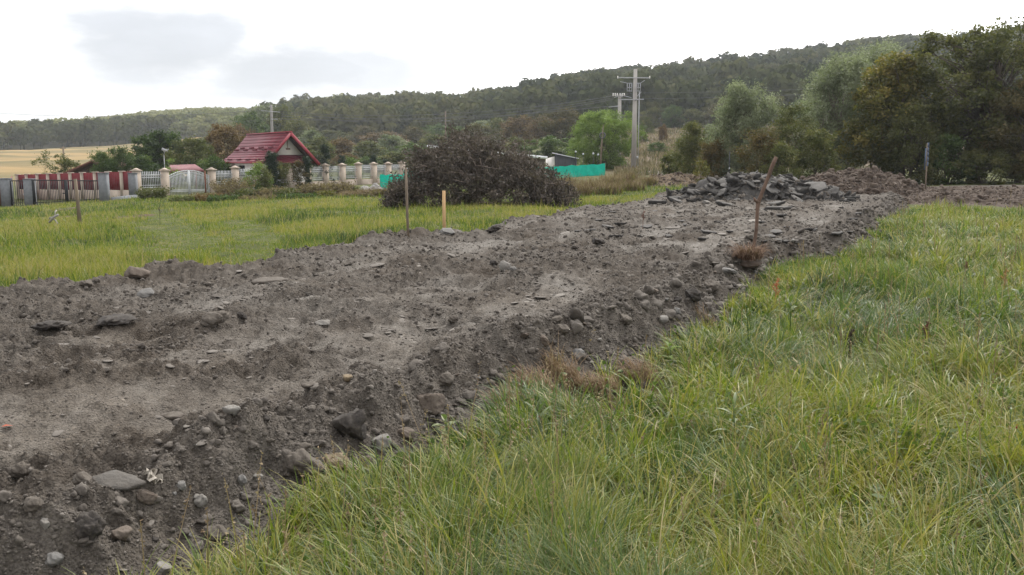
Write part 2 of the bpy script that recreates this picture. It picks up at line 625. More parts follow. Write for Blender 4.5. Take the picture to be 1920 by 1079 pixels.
# ------------------------------------------------------------------ ground sheet (to the hills)
def mat_ground():
    m, nt, b, L = new_mat('meadow_ground')
    geo = N(nt, 'ShaderNodeNewGeometry')

    def noise(scale, detail=5, rough=.6):
        n = N(nt, 'ShaderNodeTexNoise')
        n.inputs['Scale'].default_value = scale
        n.inputs['Detail'].default_value = detail
        n.inputs['Roughness'].default_value = rough
        L(geo.outputs['Position'], n.inputs['Vector'])
        return n.outputs['Fac']

    def attr(n):
        a = N(nt, 'ShaderNodeAttribute'); a.attribute_name = n
        return a.outputs['Fac']

    def mix(f, a, c):
        n = N(nt, 'ShaderNodeMix', data_type='RGBA')
        L(f, n.inputs['Factor']); L(a, n.inputs['A']); L(c, n.inputs['B'])
        return n.outputs['Result']
    g = ramp(nt, [(.28, (.035, .042, .016)), (.5, (.070, .080, .027)), (.62, (.10, .098, .038)), (.78, (.105, .085, .048))])
    L(noise(.9, 8, .7), g.inputs[0])
    st = ramp(nt, [(.34, (.12, .105, .050)), (.48, (.17, .13, .06)), (.54, (.25, .175, .08)), (.68, (.20, .15, .065))])
    ns = N(nt, 'ShaderNodeTexNoise')
    ns.inputs['Scale'].default_value = .035
    ns.inputs['Detail'].default_value = 6
    mps = N(nt, 'ShaderNodeMapping')
    mps.inputs['Rotation'].default_value = (0, 0, .12)
    mps.inputs['Scale'].default_value = (.16, 1, 1)
    L(geo.outputs['Position'], mps.inputs[0]); L(mps.outputs[0], ns.inputs['Vector'])
    L(ns.outputs['Fac'], st.inputs[0])
    br = ramp(nt, [(.3, (.075, .058, .040)), (.5, (.115, .086, .062)), (.7, (.085, .080, .042))])
    L(noise(.06, 8, .7), br.inputs[0])
    wd = ramp(nt, [(.3, (.03, .03, .015)), (.7, (.05, .045, .022))])
    L(noise(.2), wd.inputs[0])
    ea = ramp(nt, [(.3, (.05, .032, .022)), (.7, (.12, .085, .06))])
    L(noise(2.5, 8, .7), ea.inputs[0])
    c = mix(attr('stubble'), g.outputs[0], st.outputs[0])
    c = mix(attr('dry'), c, br.outputs[0])
    c = mix(attr('wood'), c, wd.outputs[0])
    c = mix(attr('bare'), c, ea.outputs[0])
    L(c, b.inputs['Base Color'])
    b.inputs['Roughness'].default_value = .95
    b.inputs['Specular IOR Level'].default_value = .1
    bp = N(nt, 'ShaderNodeBump')
    bp.inputs['Strength'].default_value = .6
    bp.inputs['Distance'].default_value = .06
    L(noise(9, 6, .7), bp.inputs['Height'])
    L(bp.outputs[0], b.inputs['Normal'])
    return m


def pxcol(x, y):
    return 960.0 + F * x / y


BARE = [(165, 399, 40, 5), (110, 396, 25, 3), (250, 406, 45, 4), (135, 405, 30, 4), (1185, 722, 90, 40), (1080, 740, 60, 30), (1120, 765, 70, 20)]
_BR = []
for _px, _py, _rx, _ry in BARE:
    h_ = hit(_px, _py)
    _BR.append((h_.x, h_.y, _rx * h_.y / F, max(.15, _ry * h_.y * h_.y / F / EYE)))


def bare_spots(x, y):
    v = np.zeros(np.shape(x))
    for cx, cy, rx, ry in _BR:
        r = np.sqrt(((x - cx) / rx) ** 2 + ((y - cy) / ry) ** 2) + .5 * vn(x * 3, y * 3, 33)
        v = np.maximum(v, ss(1.1, .7, r))
    return v


def stubble_zone(px, y):
    far = np.interp(px, [-500, 0, 150, 270, 430, 470], [340, 352, 385, 400, 420, 380])
    return ss(95, 125, y) * ss(far + 6, far - 6, y) * ss(485, 440, px)


def dry_zone(px, y):
    far = np.interp(px, [1100, 1190, 1500, 2500], [225, 252, 224, 222])
    return ss(64, 80, y) * ss(far + 5, far - 5, y) * ss(1080, 1190, px)


def build_ground():
    U = np.linspace(-.95, .97, 470)
    Yg = np.concatenate([[-2, 0, 1, 1.8], np.exp(np.linspace(math.log(2.4), math.log(1400), 560))])
    uu, yy = np.meshgrid(U, Yg)
    xx = uu * (np.maximum(yy, 0) + 5)
    z = base_z(xx, yy)
    sel = yy < 50
    d, dr, dl = earth_fields(xx[sel], yy[sel])
    z[sel] -= .45 * ss(.0, .5, d)
    px = pxcol(xx, np.maximum(yy, 2))
    stub = stubble_zone(px, yy); dry = dry_zone(px, yy)
    wood = ss(225, 260, yy) * (1 - stub)
    bare = bare_spots(xx, yy)
    z -= .14 * bare * (yy < 8)
    nr, nc = uu.shape
    i = np.arange(nr - 1)[:, None] * nc + np.arange(nc - 1)[None]
    Q = np.stack([i, i + 1, i + nc + 1, i + nc], -1).reshape(-1, 4)
    me = np_data('ground', np.stack([xx, yy, z], -1).reshape(-1, 3), Q, smooth=True, mats=(mat_ground(),),
                 attr={'stubble': stub.ravel(), 'dry': dry.ravel(), 'wood': wood.ravel(), 'bare': bare.ravel()})
    tag(link('ground', me), 'grassy meadow rising to stubble field and wooded hills', 'ground', kind='structure')


# ------------------------------------------------------------------ the dug earth strip
def mat_earth():
    m, nt, b, L = new_mat('bare_earth')
    geo = N(nt, 'ShaderNodeNewGeometry')
    a = N(nt, 'ShaderNodeAttribute'); a.attribute_name = 'comp'
    f = N(nt, 'ShaderNodeAttribute'); f.attribute_name = 'far'

    def noise(scale, detail=6, rough=.65, stretch=None):
        n = N(nt, 'ShaderNodeTexNoise')
        n.inputs['Scale'].default_value = scale
        n.inputs['Detail'].default_value = detail
        n.inputs['Roughness'].default_value = rough
        if stretch:
            mp = N(nt, 'ShaderNodeMapping')
            mp.inputs['Rotation'].default_value = (0, 0, math.radians(16))
            mp.inputs['Scale'].default_value = stretch
            L(geo.outputs['Position'], mp.inputs[0]); L(mp.outputs[0], n.inputs['Vector'])
        else:
            L(geo.outputs['Position'], n.inputs['Vector'])
        return n.outputs['Fac']
    soil = ramp(nt, [(.25, (.055, .048, .042)), (.45, (.102, .091, .080)), (.6, (.142, .127, .112)), (.8, (.19, .172, .152))])
    L(noise(7, 9, .75), soil.inputs[0])
    dry = ramp(nt, [(.28, (.115, .105, .095)), (.5, (.19, .177, .161)), (.7, (.27, .255, .233))])
    L(noise(5, 9, .75, (2.2, .7, 1)), dry.inputs[0])
    mx = N(nt, 'ShaderNodeMix', data_type='RGBA')
    L(a.outputs['Fac'], mx.inputs['Factor']); L(soil.outputs[0], mx.inputs['A']); L(dry.outputs[0], mx.inputs['B'])
    # brown wet stain patches, metres wide
    big = ramp(nt, [(.42, (1, 1, 1)), (.62, (.70, .66, .62))])
    L(noise(.55, 5, .6), big.inputs[0])
    ml = N(nt, 'ShaderNodeMix', data_type='RGBA', blend_type='MULTIPLY')
    ml.inputs['Factor'].default_value = 1
    L(mx.outputs['Result'], ml.inputs['A']); L(big.outputs[0], ml.inputs['B'])
    # crumbs of every tone, from pinhead to fingernail
    vo = N(nt, 'ShaderNodeTexVoronoi')
    vo.inputs['Scale'].default_value = 70
    L(geo.outputs['Position'], vo.inputs['Vector'])
    vr = ramp(nt, [(0, (.62, .60, .58)), (.55, (1, 1, 1)), (.9, (1.0, .98, .95)), (1, (1.9, 1.85, 1.75))])
    L(vo.outputs['Color'], vr.inputs[0])
    fr = ramp(nt, [(.3, (.68, .67, .66)), (.5, (1, 1, 1)), (.72, (1.35, 1.33, 1.3))])
    L(noise(95, 4, .7), fr.inputs[0])
    m3 = N(nt, 'ShaderNodeMix', data_type='RGBA', blend_type='MULTIPLY')
    m3.inputs['Factor'].default_value = .8
    L(ml.outputs['Result'], m3.inputs['A']); L(vr.outputs[0], m3.inputs['B'])
    m4 = N(nt, 'ShaderNodeMix', data_type='RGBA', blend_type='MULTIPLY')
    m4.inputs['Factor'].default_value = .9
    L(m3.outputs['Result'], m4.inputs['A']); L(fr.outputs[0], m4.inputs['B'])
    L(m4.outputs['Result'], b.inputs['Base Color'])
    b.inputs['Roughness'].default_value = .95
    b.inputs['Specular IOR Level'].default_value = .12
    bp = N(nt, 'ShaderNodeBump')
    bp.inputs['Strength'].default_value = .75
    bp.inputs['Distance'].default_value = .02
    L(noise(38, 8, .75), bp.inputs['Height'])
    bp2 = N(nt, 'ShaderNodeBump')
    bp2.inputs['Strength'].default_value = .6
    bp2.inputs['Distance'].default_value = .05
    L(noise(11, 6, .7), bp2.inputs['Height'])
    L(bp.outputs[0], bp2.inputs['Normal'])
    bp3 = N(nt, 'ShaderNodeBump')
    bp3.invert = True
    bp3.inputs['Strength'].default_value = .8
    bp3.inputs['Distance'].default_value = .012
    L(vo.outputs['Distance'], bp3.inputs['Height'])
    L(bp2.outputs[0], bp3.inputs['Normal'])
    L(bp3.outputs[0], b.inputs['Normal'])
    return m


EARTH = mat_earth()


def build_earth():
    U = np.linspace(-.86, .62, 1000)
    Yg = np.exp(np.linspace(math.log(2.0), math.log(44), 780))
    uu, yy = np.meshgrid(U, Yg)
    xx = uu * (yy + 2.6)
    z, d, dr, dl, comp = earth_z(xx, yy, True)
    keep = d > -.06
    nr, nc = uu.shape
    i = np.arange(nr - 1)[:, None] * nc + np.arange(nc - 1)[None]
    Q = np.stack([i, i + 1, i + nc + 1, i + nc], -1).reshape(-1, 4)
    Q = Q[keep.ravel()[Q].all(1)]
    used, inv = np.unique(Q, return_inverse=True)
    V = np.stack([xx, yy, z], -1).reshape(-1, 3)[used]
    me = np_data('bare_earth_track', V, inv.reshape(-1, 4), smooth=True, mats=(EARTH,), attr={'comp': comp.ravel()[used]})
    tag(link('earth_track', me), 'churned grey brown earth strip crossing the meadow', 'earth track', kind='structure')


# ------------------------------------------------------------------ stones
def ico(sub):
    bm = bmesh.new()
    bmesh.ops.create_icosphere(bm, subdivisions=sub, radius=1)
    V = np.array([v.co[:] for v in bm.verts]); T = np.array([[v.index for v in f.verts] for f in bm.faces])
    bm.free()
    return V, T


ICO = {k: ico(k) for k in (1, 2, 3, 4)}


def stone_shape(sub, facets=7, rough=.06, flat=1.0, r=None):
    r = r or rng
    V, T = ICO[sub]
    V = V.copy()
    for _ in range(facets):
        n = r.normal(size=3); n /= np.linalg.norm(n)
        h = r.uniform(.55, .9)
        p = V @ n
        V = np.where((p > h)[:, None], V - ((p - h) * .93)[:, None] * n, V)
    s = r.integers(0, 999)
    nrm = V / (np.linalg.norm(V, axis=1)[:, None] + 1e-6)
    V = V + nrm * (rough * (vn(V[:, 0] * 2.3 + V[:, 2] * 1.7, V[:, 1] * 2.3 - V[:, 2] * 1.9, s) + .5 * vn(V[:, 0] * 6 + V[:, 2] * 5, V[:, 1] * 6 - V[:, 2] * 4, s + 1)))[:, None]
    V *= np.array([r.uniform(.8, 1.25), r.uniform(.7, 1.0), r.uniform(.55, .85) * flat])
    return V, T


def rot_mats(n, tilt, r=None):
    r = r or rng
    a = r.uniform(0, 2 * math.pi, n); b = r.normal(0, tilt, n); c = r.normal(0, tilt, n)
    ca, sa, cb, sb, cc, sc = np.cos(a), np.sin(a), np.cos(b), np.sin(b), np.cos(c), np.sin(c)
    Z = np.zeros(n); O = np.ones(n)
    Rz = np.stack([ca, -sa, Z, sa, ca, Z, Z, Z, O], -1).reshape(n, 3, 3)
    Rx = np.stack([O, Z, Z, Z, cb, -sb, Z, sb, cb], -1).reshape(n, 3, 3)
    Ry = np.stack([cc, Z, sc, Z, O, Z, -sc, Z, cc], -1).reshape(n, 3, 3)
    return Rz @ Rx @ Ry


def mat_stone(name, lo, mid, hi, dust=(.15, .135, .118), dustamt=.55):
    m, nt, b, L = new_mat(name)
    a = N(nt, 'ShaderNodeAttribute'); a.attribute_name = 'var'
    r = ramp(nt, [(0, lo), (.5, mid), (1, hi)])
    L(a.outputs['Fac'], r.inputs[0])
    geo = N(nt, 'ShaderNodeNewGeometry')
    n = N(nt, 'ShaderNodeTexNoise')
    n.inputs['Scale'].default_value = 22
    n.inputs['Detail'].default_value = 7
    n.inputs['Roughness'].default_value = .7
    L(geo.outputs['Position'], n.inputs['Vector'])
    mr = ramp(nt, [(.38, (0, 0, 0)), (.66, (dustamt,) * 3)])
    L(n.outputs['Fac'], mr.inputs[0])
    mx = N(nt, 'ShaderNodeMix', data_type='RGBA')
    L(mr.outputs[0], mx.inputs['Factor']); L(r.outputs[0], mx.inputs['A'])
    mx.inputs['B'].default_value = (*dust, 1)
    L(mx.outputs['Result'], b.inputs['Base Color'])
    b.inputs['Roughness'].default_value = .9
    b.inputs['Specular IOR Level'].default_value = .2
    n2 = N(nt, 'ShaderNodeTexNoise')
    n2.inputs['Scale'].default_value = 60
    n2.inputs['Detail'].default_value = 6
    L(geo.outputs['Position'], n2.inputs['Vector'])
    bp = N(nt, 'ShaderNodeBump')
    bp.inputs['Strength'].default_value = .6
    bp.inputs['Distance'].default_value = .012
    L(n2.outputs['Fac'], bp.inputs['Height'])
    L(bp.outputs[0], b.inputs['Normal'])
    return m


STONE = mat_stone('gravel_stone', (.050, .043, .037), (.098, .086, .075), (.18, .163, .145), dust=(.125, .111, .097), dustamt=.7)
FLAKE = mat_stone('flake_stone', (.085, .075, .066), (.145, .131, .116), (.21, .193, .17), dust=(.15, .134, .118), dustamt=.5)


def scatter_mesh(shapes, P, R, S, which):
    VV = []; TT_ = []; n0 = 0; own = []
    for k, (V, T) in enumerate(shapes):
        m = np.where(which == k)[0]
        if not len(m):
            continue
        W = np.einsum('nij,nvj->nvi', R[m], V[None] * S[m][:, None, :]) + P[m][:, None]
        VV.append(W.reshape(-1, 3))
        TT_.append((T[None] + (np.arange(len(m)) * len(V))[:, None, None]).reshape(-1, 3) + n0)
        own.append(np.repeat(m, len(V)))
        n0 += len(m) * len(V)
    return np.concatenate(VV), np.concatenate(TT_), np.concatenate(own)


def earth_samples(n, ymin=2.3, ymax=40):
    u = rng.uniform(-.78, .6, n); y = np.exp(rng.uniform(math.log(ymin), math.log(ymax), n))
    x = u * (y + 1.4)
    z, d, dr, dl, comp = earth_z(x, y, True)
    return x, y, z, d, dr, dl, comp


def build_gravel():
    # loose stones: thick on the banks and rough ground, sparse on the pressed patches
    x, y, z, d, dr, dl, comp = earth_samples(420000)
    bank = ss(.85, .4, dr)
    patch = ss(-.15, .35, fbm(x * 1.4, y * 1.4, 3, 91))
    prob = (.14 + .42 * patch * (1 - comp) + .95 * bank + .25 * ss(.5, .1, dl)) * (d > .02)
    k = rng.random(len(x)) < prob
    x, y, z, dr, comp, bank = x[k], y[k], z[k], dr[k], comp[k], bank[k]
    n = len(x)
    pxs = 1.2 + rng.pareto(2.9, n) * 1.8
    pxs = np.minimum(pxs, 6 + 9 * bank)
    s = np.clip(pxs * y / F, .004, .07) * (1 + .2 * bank) * np.where(comp > .5, .75, 1)
    P = np.stack([x, y, z + s * rng.uniform(-.25, .35, n)], -1)
    big = pxs > 4.5
    sh = [stone_shape(1, 4, .15) for _ in range(6)] + [stone_shape(2, 9, .2) for _ in range(12)] + [stone_shape(3, 8, .26) for _ in range(10)]
    which = np.where(pxs > 9, 18 + rng.integers(0, 10, n), np.where(big, 6 + rng.integers(0, 12, n), rng.integers(0, 6, n)))
    V, T, own = scatter_mesh(sh, P, rot_mats(n, .5), np.stack([s, s, s], -1), which)
    var = np.clip(rng.normal(.33, .17, n) + .4 * (rng.random(n) < .05), 0, 1)
    me = np_data('gravel', V, None, T, attr={'var': var[own]}, mats=(STONE,), smooth=True)
    tag(link('gravel', me), 'loose small stones and crumbs strewn over the earth strip', 'gravel', kind='stuff')
    # thin flakes of pale dried crust lying flat on the pressed patches
    x, y, z, d, dr, dl, comp = earth_samples(150000)
    k = (rng.random(len(x)) < (.10 + .75 * comp * ss(-.3, .3, fbm(x * 2, y * 2, 2, 93)))) & (d > .15) & (rng.random(len(x)) < .9)
    x, y, z = x[k], y[k], z[k]
    n = len(x)
    s = np.clip((1.7 + rng.pareto(2.6, n) * 2.2), 0, 16) * y / F
    s = np.clip(s, .008, .16)
    P = np.stack([x, y, z + s * .08], -1)
    sh = [stone_shape(1, 4, .15, .22) for _ in range(5)] + [stone_shape(2, 5, .12, .16) for _ in range(6)]
    which = np.where(s * F / y > 6, 5 + rng.integers(0, 6, n), rng.integers(0, 5, n))
    V, T, own = scatter_mesh(sh, P, rot_mats(n, .13), np.stack([s * 1.1, s * .8, s * .8], -1), which)
    me = np_data('crust_flakes', V, None, T, attr={'var': np.clip(rng.normal(.4, .22, n), 0, 1)[own]}, mats=(FLAKE,))
    tag(link('crust_flakes', me), 'thin pale flakes of dried crust on pressed earth', 'gravel', kind='stuff')


# ------------------------------------------------------------------ grass
def blades(P, L, W, az, lean, var, seg=3, tip=.15):
    """curved tapering blades: root P, length L, width W, heading az, lean 0..1.3 (how far it bows over)"""
    n = len(P)
    rows = seg + 1
    t = np.linspace(0, 1, rows)
    a0 = lean * .25
    ang = a0[:, None] + (lean * 1.35)[:, None] * t[None] ** 1.2
    dl_ = L[:, None] / seg
    hx = np.concatenate([np.zeros((n, 1)), np.cumsum(np.sin(ang[:, :-1]) * dl_, 1)], 1)
    hz = np.concatenate([np.zeros((n, 1)), np.cumsum(np.cos(ang[:, :-1]) * dl_, 1)], 1)
    cx, sx = np.cos(az), np.sin(az)
    C = np.stack([P[:, 0:1] + hx * cx[:, None], P[:, 1:2] + hx * sx[:, None], P[:, 2:3] + hz], -1)
    tw = az + math.pi / 2 + rng.normal(0, .5, n)
    side = np.stack([np.cos(tw), np.sin(tw), np.zeros(n)], -1)
    w = W[:, None] * np.interp(t, [0, .35, 1], [.8, 1, tip])[None] * .5
    Vl = C - side[:, None] * w[..., None]
    Vr = C + side[:, None] * w[..., None]
    V = np.stack([Vl, Vr], 2).reshape(-1, 3)
    b = np.arange(n)[:, None] * rows * 2 + np.arange(seg)[None] * 2
    Q = np.stack([b, b + 1, b + 3, b + 2], -1).reshape(-1, 4)
    return V, Q, np.repeat(var, rows * 2)


GRASS_COOL = (.080, .128, .048)


def add_cool(m):
    """bluish green sedge and pale olive patches: blend by the attribute «cool»"""
    nt = m.node_tree
    rp = [n for n in nt.nodes if n.type == 'VALTORGB'][0]
    outs = [l.to_socket for l in rp.outputs[0].links]
    a = N(nt, 'ShaderNodeAttribute'); a.attribute_name = 'cool'
    mx = N(nt, 'ShaderNodeMix', data_type='RGBA')
    nt.links.new(a.outputs['Fac'], mx.inputs['Factor'])
    nt.links.new(rp.outputs[0], mx.inputs['A'])
    mx.inputs['B'].default_value = (*GRASS_COOL, 1)
    for s in outs:
        nt.links.new(mx.outputs['Result'], s)
    return m


GRASS = mat_leaf('grass_blade', [(.016, .032, .008), (.042, .076, .015), (.098, .142, .018), (.175, .203, .026), (.24, .22, .040), (.31, .25, .12)], .42, .45, .35)
add_cool(GRASS)
STRAW = mat_leaf('dry_straw', [(.10, .066, .042), (.17, .12, .075), (.26, .20, .125), (.36, .30, .20)], .2, .7, .15)


def grass_points(n, ymin, ymax):
    u = rng.uniform(-.70, .78, n); y = np.exp(rng.uniform(math.log(ymin), math.log(ymax), n))
    x = u * (y + 2.0)
    return x, y


def build_grass():
    # ---- long lodged grass right of the strip
    x, y = grass_points(760000, 2.1, 46)
    d, dr, dl = earth_fields(x, y)
    k = (d < .06) & (pxcol(x, y) > pxcol(x * 0 + np.interp(y, POLY[:19, 1], POLY[:19, 0]), y) - 20) & (dl > dr)
    k &= ~((y > 29) & (rng.random(len(x)) < ss(29, 31, y + 1.5 * vn(x * .8, y * 0, 12))))
    k &= rng.random(len(x)) > .985 * bare_spots(x, y)
    x, y, d = x[k], y[k], d[k]
    n = len(x)
    z = base_z(x, y)
    tuss = fbm(x * 1.1, y * 1.1, 3, 21)
    fine = vn(x * 4.5, y * 4.5, 22)
    L = (.20 + .22 * tuss + .12 * fine) * rng.uniform(.5, 1.35, n)
    L *= .72 + .28 * ss(.0, .7, -d)
    thin = rng.random(n) > .55 * ss(.05, -.35, tuss + .5 * fine)
    L = np.clip(L, .08, .62)
    az = math.pi * 1.6 * fbm(x * .6, y * .6, 3, 23) + 2.4 * vn(x * 3.2, y * 3.2, 24) + rng.normal(0, .85, n) + math.pi * .9
    lean = np.clip(1.0 + .6 * fbm(x * .9, y * .9, 2, 25) + rng.normal(0, .38, n), .08, 1.75)
    W = .0030 + .00050 * y
    W = W * rng.uniform(.6, 1.5, n)
    tone = fbm(x * .5, y * .5, 3, 26)
    var = .42 + .40 * tone + .16 * fine + rng.normal(0, .17, n)
    dead = rng.random(n) < .12 + .22 * ss(.0, .6, vn(x * .8, y * .8, 27))
    var = np.where(dead, rng.uniform(.85, 1, n), np.clip(var, 0, .86))
    x, y, z, L, W, az, lean, var = (q_[thin] for q_ in (x, y, z, L, W, az, lean, var))
    V, Q, va = blades(np.stack([x, y, z - .02], -1), L, W, az, lean, var, 4)
    cool = np.clip(ss(.05, .5, fbm(x * .9 + 40, y * .9, 3, 28)) * .6 + rng.normal(0, .1, len(x)), 0, 1) * (var < .84)
    cool = np.repeat(cool, 10)
    # sedge tussocks: broader blades arching out of a common root
    tx, ty = grass_points(6400, 2.3, 24)
    td, tr_, tl_ = earth_fields(tx, ty)
    k = (td < -.02) & (tl_ > tr_) & (rng.random(len(tx)) > .93 * bare_spots(tx, ty))
    tx, ty, td = tx[k], ty[k], td[k]
    per = 34
    own = np.repeat(np.arange(len(tx)), per)
    m = len(own)
    th = rng.uniform(0, 2 * math.pi, m); q = np.abs(rng.normal(0, .035, m)) * (1 + ty[own] / 14)
    bx, by = tx[own] + q * np.cos(th), ty[own] + q * np.sin(th)
    tsz = rng.uniform(.65, 1.25, len(tx)) * (.65 + .35 * ss(.0, .8, -td))
    comb = math.pi * 1.6 * fbm(tx * .6, ty * .6, 3, 23) + math.pi * .9
    ta = th + .9 * np.sin(comb[own] - th) + rng.normal(0, .45, m)
    tln = np.clip(rng.normal(1.1, .38, m), .1, 1.9)
    tL = .36 * tsz[own] * rng.uniform(.55, 1.25, m)
    tW = (.0056 + .00060 * ty[own]) * rng.uniform(.6, 1.4, m)
    tt = .52 + .3 * fbm(tx * .5, ty * .5, 3, 26) + rng.normal(0, .17, len(tx))
    tv = np.clip(tt[own] + rng.normal(0, .12, m), 0, .88)
    tv = np.where(rng.random(m) < .12, rng.uniform(.88, 1, m), tv)
    V2, Q2, va2 = blades(np.stack([bx, by, base_z(bx, by) - .02], -1), tL, tW, ta, tln, tv, 6)
    tc = np.clip(.75 * ss(.05, .5, fbm(tx * .9 + 40, ty * .9, 3, 28)) + rng.normal(0, .15, len(tx)), 0, 1)
    cool = np.concatenate([cool, np.repeat(tc[own] * (tv < .84), 14)])
    Q = np.concatenate([Q, Q2 + len(V)]); V = np.concatenate([V, V2]); va = np.concatenate([va, va2])
    me = np_data('long_grass', V, Q, attr={'var': va, 'cool': cool}, mats=(GRASS,))
    tag(link('long_grass', me), 'long lodged green grass right of the earth strip', 'grass', kind='stuff')
    # ---- dry grass on the brown slope beyond the poles
    n = 60000
    px = rng.uniform(1150, 1600, n); y = np.exp(rng.uniform(math.log(62), math.log(240), n))
    x = (px - 960) / F * y
    k = rng.random(n) < dry_zone(px, y) * (.35 + .65 * ss(-.2, .3, fbm(x * .15, y * .15, 3, 37)))
    x, y = x[k], y[k]; n = len(x)
    V, Q, va = blades(np.stack([x, y, base_z(x, y) - .03], -1), rng.uniform(.25, .65, n), .05 + .0006 * y, rng.uniform(0, 6.28, n), np.clip(rng.normal(.6, .3, n), .1, 1.4), np.clip(rng.normal(.4, .3, n) + .3 * vn(x * .1, y * .1, 38), 0, 1), 2)
    m_ = mat_leaf('slope_grass', [(.08, .085, .038), (.15, .12, .082), (.22, .175, .125), (.30, .25, .17)], .2, .8, .1)
    tag(link('slope_grass', np_data('slope_grass', V, Q, attr={'var': va}, mats=(m_,))), 'brownish dry grass on the slope below the forest', 'grass', kind='stuff')
    # ---- shorter meadow left and beyond
    x, y = grass_points(620000, 7.5, 80)
    d, dr, dl = earth_fields(x, y)
    px = pxcol(x, y)
    k = (d < .04) & (dl <= dr) & (px < 1330 - 40 * ss(40, 50, y)) & (y < np.interp(px, [-200, 0, 260, 420, 560, 760, 1000, 1330], [60, 59, 62, 54, 54, 54, 50, 62]))
    k &= rng.random(len(x)) > .8 * bare_spots(x, y)
    x, y, d, px = x[k], y[k], d[k], px[k]
    n = len(x)
    z = base_z(x, y)
    lush = np.zeros(n)
    for a, b, w in (((335, 478), (300, 395), 1.0), ((560, 480), (430, 415), .9), ((330, 440), (520, 475), .6)):
        A = hit(*a); B = hit(*b)
        P = np.array([[A.x, A.y], [B.x, B.y]])
        lush = np.maximum(lush, ss(1.0, .25, seg_dist(x + .5 * vn(x * .7, y * .7, 44), y, P, False) / w))
    tuss = fbm(x * .7, y * .7, 3, 31)
    L = (.15 + .13 * tuss) * rng.uniform(.5, 1.4, n) * (1 - .7 * lush)
    tall = (rng.random(n) < .02) & (lush < .3)
    L = np.where(tall, rng.uniform(.3, .5, n), np.clip(L, .05, .45))
    az = rng.uniform(0, 2 * math.pi, n)
    lean = np.clip(rng.normal(.85, .35, n), .05, 1.6)
    W = (.0035 + .00042 * y) * rng.uniform(.6, 1.5, n)
    tone = fbm(x * .3, y * .22, 4, 32)
    var = .43 + .45 * tone + .15 * vn(x * 1.7, y * 1.1, 34) + rng.normal(0, .15, n)
    var = np.where(lush > .35, .47 + rng.normal(0, .08, n), var)
    dead = rng.random(n) < .15 + .32 * ss(0, .4, tone) * (1 - lush)
    var = np.where(dead, rng.uniform(.84, 1, n), np.clip(var, .05, .84))
    V, Q, va = blades(np.stack([x, y, z - .02], -1), L, W, az, lean, var, 2)
    me = np_data('meadow_grass', V, Q, attr={'var': va}, mats=(GRASS,))
    tag(link('meadow_grass', me), 'short yellowish green meadow grass left of the strip', 'grass', kind='stuff')


build_ground()
build_earth()
build_gravel()
build_grass()
# ------------------------------------------------------------------ village: fences, gates, houses, poles
CREAM = mat_plain('cream_render', (.42, .35, .29), .9, .16, 1.5, .1)
WHITE = mat_plain('white_paint', (.46, .475, .49), .5, .10, 3, .02)
REDPANEL = mat_plain('dark_red_sheet', (.14, .010, .016), .75, .18, 2, .05, stretch=(1, 1, .3))
GREYSTONE = mat_plain('grey_cladding', (.15, .158, .17), .85, .2, 4, .2)
BLACKMET = mat_plain('black_painted_steel', (.014, .015, .018), .45, .2, 4, .02)
CONC = mat_plain('pole_concrete', (.33, .31, .29), .9, .2, 2, .15, stretch=(1, 1, .2))
GALV = mat_plain('galvanised_steel', (.36, .37, .38), .5, .15, 6, .05, metal=.5)
ROOFRED = mat_plain('red_metal_tile', (.125, .016, .028), .6, .22, 1.2, .05, spec=.3)
ROOFRIM = mat_plain('red_ridge_cap', (.26, .04, .055), .45, .2, 2, .03)
FASCIA = mat_plain('dark_brown_soffit', (.05, .026, .02), .8, .3, 3, .1)
PLASTER = mat_plain('white_plaster', (.78, .75, .71), .9, .12, 1.2, .1)
WINDOW = mat_plain('dark_window_glass', (.015, .017, .02), .15, .2, 2, 0, spec=.5)
NET = mat_plain('turquoise_shade_net', (.0, .44, .33), .75, .12, 5, .2, bscale=60)
WOODGREY = mat_plain('weathered_wood', (.17, .135, .10), .9, .35, 14, .4, stretch=(1, 1, .12))
WOODPALE = mat_plain('fresh_pine_wood', (.50, .33, .17), .8, .18, 12, .3, stretch=(1, 1, .1))
WOODBARK = mat_plain('brown_bark_stick', (.13, .085, .064), .9, .45, 16, .6, stretch=(1, 1, .25))
WOODBRN = mat_plain('brown_boards', (.15, .06, .035), .85, .3, 5, .3, stretch=(1, 1, .15))
POLEGREY = mat_plain('weathered_pole_grey', (.20, .19, .18), .9, .2, 2, .15, stretch=(1, 1, .2))
CABLE = mat_plain('cable_black', (.09, .09, .095), .7, .1, 5, 0)
RIBBON = mat_plain('blue_ribbon_cloth', (.075, .10, .15), .7, .15, 20, .05)


def on_line(A, B, px):
    """point on the ground line A-B seen in column px (x, y)"""
    u = (px - 960.0) / F / (CP + SP * .125)
    dx, dy = B[0] - A[0], B[1] - A[1]
    t = (u * A[1] - A[0]) / (dx - u * dy)
    return A[0] + dx * t, A[1] + dy * t


def zpix(py, Y):
    return at(960, py, Y).z


